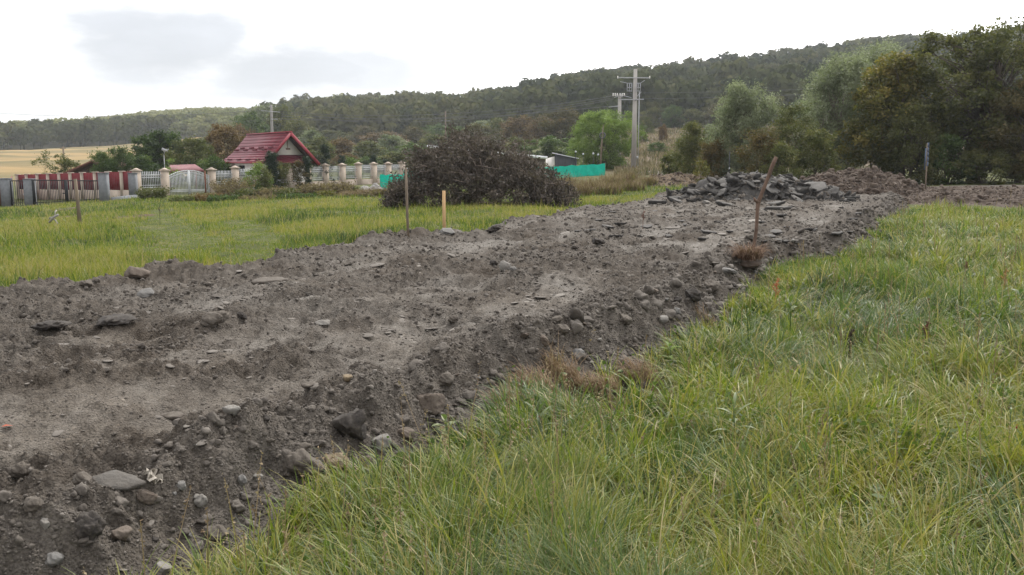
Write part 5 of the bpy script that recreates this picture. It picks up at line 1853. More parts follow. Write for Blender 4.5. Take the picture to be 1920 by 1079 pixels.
def forests():
    """far-off wood on the hills, one mass per hill"""
    tmpl = []
    for k in range(9):
        r = np.random.default_rng(200 + k)
        H, R = 1.0, .56 + .14 * r.random()
        nl = 26
        z = r.uniform(.24, .86, nl); th = r.uniform(0, 6.28, nl)
        rad = R * .72 * np.sqrt(np.clip(1 - ((z - .55) / .5) ** 2, 0, 1)) * np.sqrt(r.random(nl))
        C = np.stack([rad * np.cos(th), rad * np.sin(th), z], -1)
        m = 17
        nrm = r.normal(size=(nl, m, 3)); nrm[..., 2] = np.abs(nrm[..., 2]) * .9 - .15
        nrm /= np.linalg.norm(nrm, axis=2)[..., None]
        P = C[:, None] + nrm * .175 * r.uniform(.7, 1.1, (nl, m, 1))
        P = P.reshape(-1, 3)
        Nn = nrm.reshape(-1, 3) + r.normal(0, .25, (nl * m, 3))
        S = np.cross(Nn, r.normal(size=Nn.shape)); S /= np.linalg.norm(S, axis=1)[:, None]
        D = np.cross(Nn, S); D /= np.linalg.norm(D, axis=1)[:, None]
        s = r.uniform(.05, .095, len(P))[:, None]
        V = np.stack([P - D * s, P + S * s * .8, P + D * s, P - S * s * .8], 1).reshape(-1, 3)
        Q = np.arange(len(V)).reshape(-1, 4)
        var = np.repeat(r.normal(0, .06, nl * m), 4)
        # stem
        tv, tq, tt = tube_arr([(0, 0, -.05), (0, 0, .45)], [.022, .014], 4, False)
        V = np.concatenate([V, tv]); Q = np.concatenate([Q, tq + nl * m * 4])
        var = np.concatenate([var, np.full(len(tv), -.4)])
        tmpl.append((V, Q, var))

    def wood(name, label, xs, ys, hs, tone, mat):
        VV = []; QQ = []; va = []; n0 = 0
        zs = base_z(xs, ys)
        w = rng.integers(0, len(tmpl), len(xs))
        for k, (V, Q, v) in enumerate(tmpl):
            m = np.where(w == k)[0]
            if not len(m): continue
            a = rng.uniform(0, 6.28, len(m)); c, s = np.cos(a)[:, None], np.sin(a)[:, None]
            sx = (hs[m] * rng.uniform(.8, 1.15, len(m)))[:, None]
            X = (V[None, :, 0] * c - V[None, :, 1] * s) * sx + xs[m][:, None]
            Y = (V[None, :, 0] * s + V[None, :, 1] * c) * sx + ys[m][:, None]
            Z = V[None, :, 2] * hs[m][:, None] + zs[m][:, None]
            VV.append(np.stack([X, Y, Z], -1).reshape(-1, 3))
            QQ.append((Q[None] + (np.arange(len(m)) * len(V))[:, None, None]).reshape(-1, 4) + n0)
            va.append(np.clip(tone[m][:, None] + v[None], 0, 1).ravel())
            n0 += len(m) * len(V)
        me = np_data(name, np.concatenate(VV), np.concatenate(QQ), attr={'var': np.concatenate(va)}, mats=(mat,))
        tag(link('forest', me), label, 'forest', kind='stuff')

    def scatter(y0, y1, u0, u1, cell):
        ys = []; xs = []
        y = y0
        while y < y1:
            n = int((u1 - u0) * y / cell)
            x = (u0 + (np.arange(n) + rng.random(n)) * (u1 - u0) / n) * y
            xs.append(x); ys.append(y + rng.uniform(-.5, .5, n) * cell)
            y += cell * .95
        return np.concatenate(xs), np.concatenate(ys)
    x, y = scatter(222, 560, -.30, .66, 9.2)
    px = pxcol(x, y)
    lo = np.interp(px, [440, 500, 560, 900, 1060, 1150, 1500, 1920, 2200], [330, 320, 295, 290, 262, 245, 226, 224, 226]) + 10 * vn(x / 14, y / 14, 5)
    hi = np.interp(px, [480, 540, 560, 900, 1080, 1190, 1500, 1920], [330, 400, 640, 640, 600, 560, 560, 560])
    k = (y > lo) & (y < hi)
    x, y, px = x[k], y[k], px[k]
    h = 10.5 * rng.uniform(.6, 1.35, len(x)) * (1 + .15 * vn(x / 25, y / 25, 9))
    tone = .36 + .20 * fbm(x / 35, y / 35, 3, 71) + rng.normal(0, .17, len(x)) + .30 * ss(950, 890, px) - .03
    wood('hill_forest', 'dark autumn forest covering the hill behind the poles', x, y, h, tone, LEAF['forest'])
    x2, y2 = scatter(560, 660, -.30, .04, 9)
    x, y = scatter(370, 960, -.66, -.22, 9.5)
    x = np.concatenate([x, x2]); y = np.concatenate([y, y2])
    px = pxcol(x, y)
    lo = np.interp(px, [-200, 0, 150, 270, 330, 430, 520], [350, 358, 392, 430, 440, 430, 380]) + 12 * vn(x / 16, y / 16, 6)
    k = (y > lo)
    x, y, px = x[k], y[k], px[k]
    h = 10.0 * rng.uniform(.75, 1.25, len(x))
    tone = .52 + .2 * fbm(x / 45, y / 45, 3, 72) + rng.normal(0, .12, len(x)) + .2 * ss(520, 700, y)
    k = (y < lo[k] + 60) & (px < 330)
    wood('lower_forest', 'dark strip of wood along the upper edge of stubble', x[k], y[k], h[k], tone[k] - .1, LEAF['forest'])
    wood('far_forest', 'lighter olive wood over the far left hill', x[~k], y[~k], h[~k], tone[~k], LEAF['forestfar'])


def brush_heap():
    """cut branches piled in a heap, leaves withered"""
    Y = 33.5
    prof = [(716, 386), (738, 362), (757, 330), (775, 308), (800, 288), (838, 266), (872, 256), (905, 252), (932, 268), (950, 280), (985, 290), (1012, 302), (1035, 322), (1055, 345), (1078, 366), (1092, 380)]
    xs = np.array([at(px, py, Y).x for px, py in prof])
    g0 = gpos(900, Y)
    hs = np.array([at(px, py, Y).z - gz(at(px, py, Y).x, Y) for px, py in prof])
    hs = np.maximum(hs * 1.05, .05)
    r = np.random.default_rng(5)
    n = 520
    x = r.uniform(xs[0] + .35, xs[-1] - .4, n)
    x = np.where(r.random(n) < .0, x, x)
    hmax = np.interp(x, xs, hs) * (1 + .16 * vn(x * 1.9, x * 0, 180) + .08 * vn(x * 5, x * 0, 181))
    yy = r.uniform(-1, 1, n)
    depth = 2.3
    h = hmax * np.sqrt(np.clip(1 - yy ** 2, 0, 1)) * np.clip(r.random(n) ** .45, .12, 1) * .95
    C = np.stack([x, Y + yy * depth * np.sqrt(np.clip(hmax / hs.max(), .1, 1)), h], -1)
    C[:, 2] += base_z(C[:, 0], C[:, 1])
    t = thing('brush_heap', 'big heap of cut branches with withered purple brown leaves', 'brush heap', tuple(g0))
    mb = MB()
    cx = float(np.mean(xs))
    tips = []
    for c in C:
        out = np.array([(c[0] - cx) * .16, (c[1] - Y) * .25, 0]) + r.normal(0, .35, 3)
        out[2] = r.normal(.1, .3)
        out /= np.linalg.norm(out)
        L = r.uniform(.5, 1.1) * float(np.clip(np.interp(c[0], xs, hs) / 1.1, .35, 1))
        a = c - out * L * .6; b = c + out * L * .5
        a[2] = max(a[2], gz(a[0], a[1]) + .02); b[2] = max(b[2], gz(b[0], b[1]) + .03)
        m = (a + b) / 2 + r.normal(0, .06, 3); m[2] += .08
        mb.tube([a, m, b], [.018, .012, .005], 4, False)
        tips.append((a, m, b))
    for _ in range(170):                      # bare pale sticks poking out
        c = C[int(r.integers(0, n))]
        o = r.normal(0, 1, 3); o[2] = abs(o[2]) * .5; o[1] = -abs(o[1]) * .6; o /= np.linalg.norm(o)
        mb.tube([c, c + o * r.uniform(.4, 1.1)], [.016, .006], 4, False)
    mb.build('branches', mat_plain('cut_branch', (.16, .125, .105), .9, .4, 12, .3), t, org=g0)
    per = 95
    T3 = np.array(tips)
    f = r.random((n, per)); k = r.integers(0, 2, (n, per))
    P = T3[np.arange(n)[:, None], k] * (1 - f[..., None]) + T3[np.arange(n)[:, None], k + 1] * f[..., None]
    P = P.reshape(-1, 3) + r.normal(0, .105, (n * per, 3)) * (1, 1, .9)
    P[:, 2] = np.maximum(P[:, 2], base_z(P[:, 0], P[:, 1]) + .02)
    var = np.clip(np.repeat(r.normal(.36, .13, n), per) + r.normal(0, .16, n * per) + .12 * np.clip((P[:, 2] - g0.z) / hs.max(), 0, 1), 0, 1)
    V, Q = leaf_arr(P - np.array(g0), .12, .4, .9, r)
    link('leaves', np_data('brush_leaves', V, Q, attr={'var': np.repeat(var, 4)}, mats=(LEAF['brush'],)), t)


def stalks(name, label, cat, g, n, H, R, kind, seed, leaf=.10, lper=16, lean=.35, group=None, stem=None, width=.006, lshape=.3):
    """weed clump: many thin stems fanning from the ground, leaves along them"""
    r = np.random.default_rng(seed)
    t = thing(name, label, cat, tuple(g), 0, group)
    mb = MB(); P = []
    for k in range(n):
        a = r.uniform(0, 6.28); q = R * math.sqrt(r.random())
        f = np.array([q * math.cos(a), q * math.sin(a), 0.0]); f[2] = gz(g[0] + f[0], g[1] + f[1]) - g[2] - .03
        b = r.normal(0, lean, 2) + f[:2] / max(R, .01) * lean * .6
        h = H * r.uniform(.55, 1.05)
        tip = f + np.array([b[0] * h, b[1] * h, h])
        m = f + (tip - f) * .55 + np.array([-b[0], -b[1], .3]) * h * .12
        mb.tube([f, m, tip], [width, width * .8, width * .4], 4, False)
        s = r.random(lper) ** .7
        P.append(np.where((s < .55)[:, None], f + (m - f) * (s / .55)[:, None], m + (tip - m) * ((s - .55) / .45)[:, None]))
    P = np.concatenate(P) + r.normal(0, leaf * .5, (n * lper, 3))
    mb.build('stems', stem or WOODGREY, t)
    V, Q = leaf_arr(P, leaf, lshape, .1, r, out=np.array([0, 0, .35]))
    var = np.clip(r.normal(.45, .2, len(P)), 0, 1)
    link('leaves', np_data('weed_leaves', V, Q, attr={'var': np.repeat(var, 4)}, mats=(LEAF[kind],)), t)
    return t


def weeds():
    # overgrown strip in front of the cream fence
    spec = [(288, 56, 346, 34, 'olive', 'dull green bramble against the railing left of the arched gate'), (347, 50, 366, 40, 'olive', 'flat heap of cut green twigs on the grass before the arched gate'), (395, 50, 356, 44, 'rust', 'brownish weed clump right of the twig heap'),
            (432, 52, 328, 40, 'dryweed', 'tall rusty brown weed bush before the cream pillars'), (418, 47.5, 362, 44, 'green', 'green bramble at the foot of the rusty weed bush'), (470, 50, 350, 44, 'olive', 'olive weed bush right of the rusty one'),
            (512, 49.5, 346, 40, 'dryweed', 'brown leaved weed bush below the climbing shrub'), (552, 49, 348, 44, 'olive', 'dull green weed bush before the fence middle'), (592, 48.5, 342, 40, 'dryweed', 'pale brown dry weed bush before the fence middle'),
            (612, 47, 358, 26, 'yellow', 'yellow flowering weed bush in the weed strip'), (635, 50, 340, 40, 'dryweed', 'tall dry brown weeds left of the gravel piles'), (560, 46, 368, 60, 'green', 'low green weeds at the front of the weed strip'),
            (662, 46, 356, 46, 'straw', 'straw coloured dry weeds before the gravel piles'), (702, 45, 358, 44, 'straw', 'pale dry grass clump right before the gravel piles'), (722, 44, 364, 26, 'dryweed', 'dry brown weeds at the left foot of the brush heap'),
            (737, 46, 335, 22, 'green', 'leafy dark shoots in front of the left turquoise net'), (655, 52, 346, 30, 'olive', 'weed clump behind the straw coloured weeds'), (485, 46.5, 364, 54, 'dryweed', 'low pale brown weeds at the front left of the weed strip')]
    for i, (px, Y, top, w, kind, lab) in enumerate(spec):
        g = gpos(px, Y)
        H = at(px, top, Y).z - g.z
        R = w * Y / F / 2
        stalks('weed_clump', lab, 'weeds', g, 110 if w > 23 else 16, max(H, .4) * (1.0 if kind in ('straw', 'dryweed') else .85) * rng.uniform(.7, 1.05), R * 1.15, kind, 300 + i, leaf=.12 if kind != 'straw' else .16, lper=34, lean=.4, group='weeds along the cream fence', lshape=.45 if kind != 'straw' else .1)
    # dry reeds right of the brush heap
    reeds = [(1085, 41, 344, 44, 'low dry reeds touching the right foot of brush heap'), (1110, 44, 333, 50, 'pale dry reeds below the long turquoise net'), (1145, 48, 326, 46, 'tall brown reeds below the net end'), (1175, 52, 322, 40, 'dry reeds at the foot of the tall concrete pole'),
             (1140, 42, 342, 50, 'whitish lodged reeds nearest the meadow'), (1185, 45, 338, 46, 'mixed green and straw reeds right of the lodged ones'), (1212, 50, 330, 36, 'brown reeds right of the tall concrete pole'), (1062, 46, 330, 40, 'dry reeds rising behind right foot of brush heap')]
    for i, (px, Y, top, w, lab) in enumerate(reeds):
        g = gpos(px, Y)
        H = at(px, top, Y).z - g.z
        R = w * Y / F / 2
        r = np.random.default_rng(500 + i)
        n = 900
        a = r.uniform(0, 6.28, n); q = R * np.sqrt(r.random(n))
        x, y = g.x + q * np.cos(a), g.y + q * np.sin(a)
        V, Q, v = blades(np.stack([x, y, base_z(x, y) - .03], -1) - np.array(g), H * r.uniform(.6, 1.35, n), np.full(n, .022), r.uniform(0, 6.28, n), np.clip(r.normal(.75, .35, n), .1, 1.5), np.clip(r.normal(.45, .25, n), 0, 1), 4)
        t = thing('reed_clump', lab, 'reeds', tuple(g), 0, 'dry reeds right of the brush heap')
        link('blades', np_data('reed_blades', V, Q, attr={'var': v}, mats=(STRAW,)), t)
        x, y = g.x + q[:260] * np.cos(a[:260]) * 1.1, g.y + q[:260] * np.sin(a[:260]) * 1.1
        V, Q, v = blades(np.stack([x, y, base_z(x, y) - .03], -1) - np.array(g), H * r.uniform(.3, .9, 260), np.full(260, .025), r.uniform(0, 6.28, 260), np.clip(r.normal(.6, .3, 260), .1, 1.5), np.clip(r.normal(.5, .2, 260), 0, .8), 3)
        link('green_shoots', np_data('reed_shoots', V, Q, attr={'var': v}, mats=(GRASS,)), t)


right_hedge()
middle_trees()
forests()
brush_heap()
weeds()
# ------------------------------------------------------------------ road, heaps, slabs, boulders, small things
ASPHALT = mat_plain('weathered_asphalt_face', (.085, .080, .075), .92, .28, 5, .4, bscale=45)
ASPHALTBRK = mat_plain('broken_asphalt_edge', (.048, .045, .042), .95, .4, 9, .6, bscale=30)
BROWNSOIL = mat_plain('brown_topsoil', (.098, .073, .057), .97, .1, 4.5, 1.0, c2=(.038, .028, .022), bscale=16)
ROADDIRT = mat_plain('trodden_dirt_road', (.135, .118, .098), .95, .1, 1.4, .3, c2=(.085, .072, .058), bscale=16)
GRAVELGREY = mat_plain('grey_crushed_gravel', (.30, .29, .275), .95, .1, 14, .8, c2=(.16, .155, .15), bscale=40)
BOULD = {
    'soil': mat_stone('earthy_clod', (.055, .046, .038), (.075, .064, .054), (.10, .086, .072), dust=(.125, .11, .094), dustamt=.8),
    'dark': mat_stone('dark_clod', (.022, .020, .019), (.034, .030, .028), (.05, .045, .04), dust=(.085, .074, .064), dustamt=.6),
    'brown': mat_stone('brown_boulder', (.07, .055, .045), (.095, .076, .062), (.12, .10, .08), dust=(.14, .118, .10), dustamt=.7),
    'pale': mat_stone('pale_grey_stone', (.15, .142, .13), (.20, .19, .175), (.25, .24, .22), dust=(.14, .126, .112), dustamt=.7),
    'yellow': mat_stone('yellowish_crumbly_stone', (.13, .098, .06), (.18, .14, .09), (.22, .17, .11), dust=(.12, .10, .085), dustamt=.6),
    'plate': mat_stone('dusty_plate', (.075, .069, .062), (.095, .088, .08), (.115, .107, .098), dust=(.09, .08, .07), dustamt=.8),
    'grey': mat_stone('grey_stone', (.11, .108, .104), (.15, .146, .14), (.18, .175, .17), dust=(.14, .125, .11), dustamt=.4),
}

SOILCLOD = mat_stone('brown_soil_clod', (.045, .031, .024), (.080, .061, .048), (.15, .12, .098), dust=(.11, .086, .068), dustamt=.5)


def road():
    ctrl = [(2250, 41), (1920, 43), (1750, 43.5), (1690, 44.5), (1600, 47), (1500, 51), (1400, 57), (1325, 63), (1275, 70), (1232, 76), (1210, 84), (1195, 93), (1150, 104)]
    P = [gpos(a, b) for a, b in ctrl]
    pts = []
    for i in range(len(P) - 1):
        for k in range(10):
            pts.append(P[i].lerp(P[i + 1], k / 10))
    pts = np.array([(p.x, p.y) for p in pts])
    for _ in range(6):
        pts[1:-1] = (pts[:-2] + pts[1:-1] * 2 + pts[2:]) / 4
    T = np.gradient(pts, axis=0); T /= np.linalg.norm(T, axis=1)[:, None]
    S = np.stack([-T[:, 1], T[:, 0]], 1)
    rows = []
    for j, w in enumerate(np.linspace(-1.6, 1.6, 13)):
        q = pts + S * (w + .25 * vn(np.arange(len(pts)) * .35, np.full(len(pts), 9.0 if w > 0 else 3.0), 88) * abs(w) / 1.6)[:, None]
        z = base_z(q[:, 0], q[:, 1]) + .05 - .045 * (abs(w) / 1.6) ** 4 * 1.6 - .03 * math.exp(-((abs(w) - .8) / .25) ** 2) + .012 * vn(q[:, 0] * 3, q[:, 1] * 3, 89)
        rows.append(np.column_stack([q, z]))
    V = np.stack(rows, 1).reshape(-1, 3)
    n, m = len(pts), 13
    i = np.arange(n - 1)[:, None] * m + np.arange(m - 1)[None]
    Q = np.stack([i, i + m, i + m + 1, i + 1], -1).reshape(-1, 4)
    tag(link('dirt_road', np_data('dirt_road', V, Q, smooth=True, mats=(ROADDIRT,))), 'dirt road passing behind the heaps and bending by the pole', 'road', kind='structure')


def mound(name, label, cat, mat, x0, x1, y0, y1, hfun, n=90, kind=None, group=None, clods=None):
    X = np.linspace(x0, x1, n); Yv = np.linspace(y0, y1, max(24, int(n * (y1 - y0) / (x1 - x0))))
    xx, yy = np.meshgrid(X, Yv)
    h = hfun(xx, yy)
    z = surf_z(xx, yy) * 0 + base_z(xx, yy) + h
    nr, nc = xx.shape
    i = np.arange(nr - 1)[:, None] * nc + np.arange(nc - 1)[None]
    Q = np.stack([i, i + 1, i + nc + 1, i + nc], -1).reshape(-1, 4)
    Q = Q[(h.ravel()[Q] > -.03).any(1)]
    org = np.array([(x0 + x1) / 2, (y0 + y1) / 2, gz((x0 + x1) / 2, (y0 + y1) / 2)])
    used, inv = np.unique(Q, return_inverse=True)
    V = np.stack([xx, yy, z], -1).reshape(-1, 3)[used] - org
    o = link(name, np_data(name, V, inv.reshape(-1, 4), smooth=True, mats=(mat,)), loc=tuple(org))
    if clods:
        N_, smin, smax, cmat = clods
        r = np.random.default_rng(N_)
        x = r.uniform(x0, x1, N_ * 2); y = r.uniform(y0, y1, N_ * 2)
        hh = hfun(x, y)
        k = np.where(hh > .05)[0][:N_]
        x, y, hh = x[k], y[k], hh[k]
        m = len(x)
        s = np.clip(smin * (1 + r.pareto(2.2, m)), smin, smax)
        P = np.stack([x, y, base_z(x, y) + hh + s * r.uniform(-.3, .35, m)], -1) - org
        sh = [stone_shape(2, 9, .16, r=r) for _ in range(8)] + [stone_shape(2, 6, .2, .4, r=r) for _ in range(4)]
        V, T, own = scatter_mesh(sh, P, rot_mats(m, .6, r), np.stack([s, s * .9, s], -1), r.integers(0, 12, m))
        link('clods', np_data('clods', V, None, T, attr={'var': np.clip(r.normal(.4, .25, m), 0, 1)[own]}, mats=(cmat,)), o)['kind'] = 'stuff'
    return tag(o, label, cat, group, kind)


def lumps(x, y, a=.12, s=0):
    return a * (np.abs(vn(x * 2.2, y * 2.2, 140 + s)) + .6 * np.abs(vn(x * 5, y * 5, 141 + s)) + .35 * np.abs(vn(x * 11, y * 11, 142 + s)) - .75) * -1.0


def px_profile(pairs, Y, base):
    xs = np.array([at(px, py, Y).x for px, py in pairs])
    hs = np.array([at(px, py, Y).z for px, py in pairs]) - base
    return xs, hs


RUB = px_profile([(1236, 384), (1262, 371), (1290, 358), (1325, 345), (1355, 337), (1385, 332), (1425, 331), (1465, 337), (1500, 345), (1535, 352), (1570, 362), (1600, 376)], 35.0, .05)


def rub_h(x, y):
    hx = np.interp(x, RUB[0], RUB[1], left=-.3, right=-.3)
    return hx * np.clip(1.06 - ((y - 35.3) / 2.4) ** 2, -.3, 1) - .10 + lumps(x, y, .20, 5)


SOILP = px_profile([(1470, 372), (1500, 350), (1530, 334), (1560, 325), (1600, 320), (1640, 319), (1668, 324), (1690, 336), (1712, 350), (1740, 368)], 38.6, .1)


def soil_h(x, y):
    hx = np.interp(x, SOILP[0], SOILP[1], left=-.3, right=-.3)
    return hx * .9 * np.clip(1.05 - ((y - 38.8) / 2.5) ** 2, -.3, 1) - .10 + lumps(x, y, .20, 9) + .10 * vn(x * 1.2, y * 1.2, 150) + .03 * vn(x * 17, y * 17, 154)


def bank_h(x, y):
    px = pxcol(x, y)
    edge = 32.4 + .9 * vn(x * .5, x * 0, 151) + .5 * vn(x * 1.4, x * 0, 152)
    f = ss(edge - .9, edge + .9, y) * ss(40.8, 38.2, y)
    return (.30 + .14 * vn(x * .6, y * .6, 153)) * f * ss(1672, 1730, px) - .06 + (lumps(x, y, .20, 13) + .03 * vn(x * 17, y * 17, 155)) * f


def bank2_h(x, y):
    px = pxcol(x, y)
    f = np.clip(1 - ((y - 52) / 3.0) ** 2, -.2, 1)
    return .5 * f * ss(1196, 1225, px) * ss(1345, 1300, px) - .08 + lumps(x, y, .28, 17) * np.clip(f, 0, 1)


def slab_mesh(r, w, d, th, n=None):
    n = n or int(r.integers(5, 9))
    a = (np.arange(n) + r.uniform(-.3, .3, n)) * 2 * math.pi / n
    rad = r.uniform(.75, 1.15, n)
    ring = np.stack([np.cos(a) * rad * w / 2, np.sin(a) * rad * d / 2], 1)
    # subdivide the outline so that the broken edge is ragged
    pts = []
    for i in range(n):
        p, q = ring[i], ring[(i + 1) % n]
        for k in range(3):
            e = p + (q - p) * (k / 3)
            pts.append(e + (r.normal(0, .018 * w, 2) if k else 0))
    pts = np.array(pts); m = len(pts)
    c = pts.mean(0)
    inset = c + (pts - c) * .94
    mid = c + (pts - c) * (1 + r.normal(0, .03, (m, 1)))
    bot = c + (pts - c) * (.86 + r.normal(0, .05, (m, 1)))
    core = c + (pts - c) * .5
    zt = th / 2 + r.normal(0, th * .06, m)
    V = np.concatenate([np.column_stack([core, th / 2 + r.normal(0, th * .09, m)]), np.column_stack([inset, zt]), np.column_stack([mid, zt - th * .22]),
                        np.column_stack([bot, np.full(m, -th / 2) + r.normal(0, th * .12, m)]), [[c[0], c[1], th / 2]], [[c[0], c[1], -th * .55]]])
    Q = []; T = []; mi = []
    for i in range(m):
        j = (i + 1) % m
        Q.append((i, m + i, m + j, j)); mi.append(0)
    for b in (1, 2):
        for i in range(m):
            j = (i + 1) % m
            Q.append((b * m + i, (b + 1) * m + i, (b + 1) * m + j, b * m + j)); mi.append(1)
    for i in range(m):
        j = (i + 1) % m
        T.append((4 * m, i, j)); mi.append(0)
    for i in range(m):
        j = (i + 1) % m
        T.append((4 * m + 1, 3 * m + j, 3 * m + i)); mi.append(1)
    return np_data('slab', V, Q, T, mats=(ASPHALT, ASPHALTBRK), midx=mi)


def put_slab(name, label, p, w, d, th, rz, tx, ty, r, group='broken asphalt slabs of the heap'):
    o = link(name, slab_mesh(r, w, d, th), loc=tuple(p))
    o.rotation_euler = (tx, ty, rz)
    return tag(o, label, 'slab', group, 'thing')


def heaps():
    mound('rubble_core', 'dark dusty earth and rubble under the broken asphalt slabs', 'heap', ASPHALTBRK, RUB[0][0] - .4, RUB[0][-1] + .4, 32.4, 38.2, rub_h, 150, clods=(1500, .04, .16, BOULD['soil']))
    mound('soil_heap', 'heap of crumbly brown soil right of the broken slabs', 'soil heap', BROWNSOIL, SOILP[0][0] - .3, SOILP[0][-1] + .3, 35.6, 42, soil_h, 170, clods=(3500, .03, .20, SOILCLOD))
    mound('soil_bank', 'raw brown soil bank between the grass and the dirt road', 'soil bank', BROWNSOIL, 13.5, 26, 30.5, 41.5, bank_h, 260, kind='structure', clods=(5000, .025, .13, SOILCLOD))
    mound('soil_bank', 'dry pale brown bank below the bend of the dirt road', 'soil bank', mat_plain('dry_brown_soil', (.15, .112, .075), .97, .1, 3, .9, c2=(.065, .046, .03)), 6.5, 13, 48.5, 55.5, bank2_h, 110, kind='structure', clods=(1500, .03, .16, SOILCLOD))
    r = np.random.default_rng(77)
    named = [(1340, 357, 27, .7, -.75, .1, 'large upright grey slab on the face of the heap, left of an oval one'), (1376, 353, 27, .62, -.7, -.35, 'oval tilted pale slab on the face of the heap'),
             (1358, 345, 24, .7, -.55, .2, 'brownish slab leaning behind the large upright one'), (1381, 335, 22, .6, -.5, 0, 'blocky slab at the crest above the oval one'), (1474, 353, 34, .6, -.35, .25, 'smooth light slab sloping down right of the bark stick'),
             (1491, 365, 26, .7, -.3, .1, 'palest slab at the lower right foot of the heap'), (1521, 353, 58, .42, -.35, -.2, 'longest grey slab, leaning against the soil heap'), (1358, 385, 30, .5, -.05, .2, 'dark flat slab lying before the heap foot'),
             (1450, 384, 32, .4, -.12, -.15, 'pale wedge shaped slab before the heap right of the stick'), (1460, 393, 42, .25, -.04, 0, 'long dark slab edge lying below the wedge shaped one'), (1232, 381, 28, .6, -.02, 0, 'pale flat slab lying apart at the left of the heap'),
             (1266, 378, 26, .8, -.2, .3, 'square grey block at the left foot of the heap'), (1300, 362, 22, .8, -.5, .3, 'steep dark slab on the left shoulder of the heap'), (1318, 350, 24, .8, -.8, -.6, 'upright black slab on the left crest of the heap'),
             (1430, 338, 24, .6, -.3, .2, 'flat slab on the crest just left of the stick top'), (1412, 349, 20, .6, -.5, .4, 'small tilted slab in the middle of the heap')]
    for px, py, w, asp, tx, ty, lab in named:
        p = hit(px, py)
        Y = min(max(p.y, 32.6), 35.0) if py < 375 else p.y
        u, v = uv_of(px, py)
        if py < 375:                       # on the heap: find the heap face along the sight line
            Ys = np.linspace(32.4, 37, 300)
            zz = base_z(u * Ys, Ys) + rub_h(u * Ys, Ys)
            k = np.where(EYE + v * Ys <= zz)[0]
            Y = Ys[k[0]] if len(k) else 35.0
            p = Vector((u * Y, Y, EYE + v * Y))
        ww = w * Y / F * 1.4
        put_slab('asphalt_slab', lab, p + Vector((0, 0, .02)), ww, ww * max(asp, .55), .09 + .03 * r.random(), r.uniform(-.4, .4), -tx * -1 if tx > 0 else -tx, ty, r)
    for i in range(200):
        x = r.uniform(RUB[0][0] + .1, RUB[0][-1] - .5); y = r.uniform(32.7, 36.6)
        h = float(rub_h(np.array([x]), np.array([y]))[0])
        if h < .02 and r.random() < .6:
            continue
        z = gz(x, y) + max(h, .03) + .04
        w = r.uniform(.26, .8)
        put_slab('asphalt_slab', 'smaller broken dark asphalt slab jumbled among many in the heap', (x, y, z), w, w * r.uniform(.5, .9), r.uniform(.06, .10), r.uniform(0, 6.28), r.normal(.4, .35), r.normal(0, .4), r, 'smaller asphalt slabs jumbled in the heap')
    for i in range(44):                     # thin plates strewn over the far part of the strip
        px, py = r.uniform(1060, 1640), r.uniform(386, 455)
        p = hit(px, py)
        d = float(earth_fields(np.array([p.x]), np.array([p.y]))[0][0])
        if d < .3:
            continue
        w = r.uniform(.12, .40)
        put_slab('asphalt_slab', 'thin grey plate strewn flat on the far part of the earth strip', p - Vector((0, 0, .002)), w, w * r.uniform(.5, .9), r.uniform(.025, .05), r.uniform(0, 6.28), r.normal(0, .09), r.normal(0, .09), r, 'plates strewn over the far strip')
    # gravel piles by the fence
    for px, Y, w, top, lab in ((684, 55, 44, 347.5, 'lower grey gravel pile, left one beside the turquoise net'), (704, 54.5, 36, 342, 'higher grey gravel pile, right one beside the turquoise net')):
        g = gpos(px, Y); H = at(px, top, Y).z - g.z; R = w * Y / F / 2 * 1.1
        mound('gravel_pile', lab, 'gravel pile', GRAVELGREY, g.x - R * 1.2, g.x + R * 1.2, Y - R * 1.2, Y + R * 1.2, lambda x, y: H * np.clip(1.05 - np.sqrt((x - g.x) ** 2 + (y - Y) ** 2) / R, -.1, .93) + .02 * vn(x * 9, y * 9, 160), 50, group='grey gravel piles')


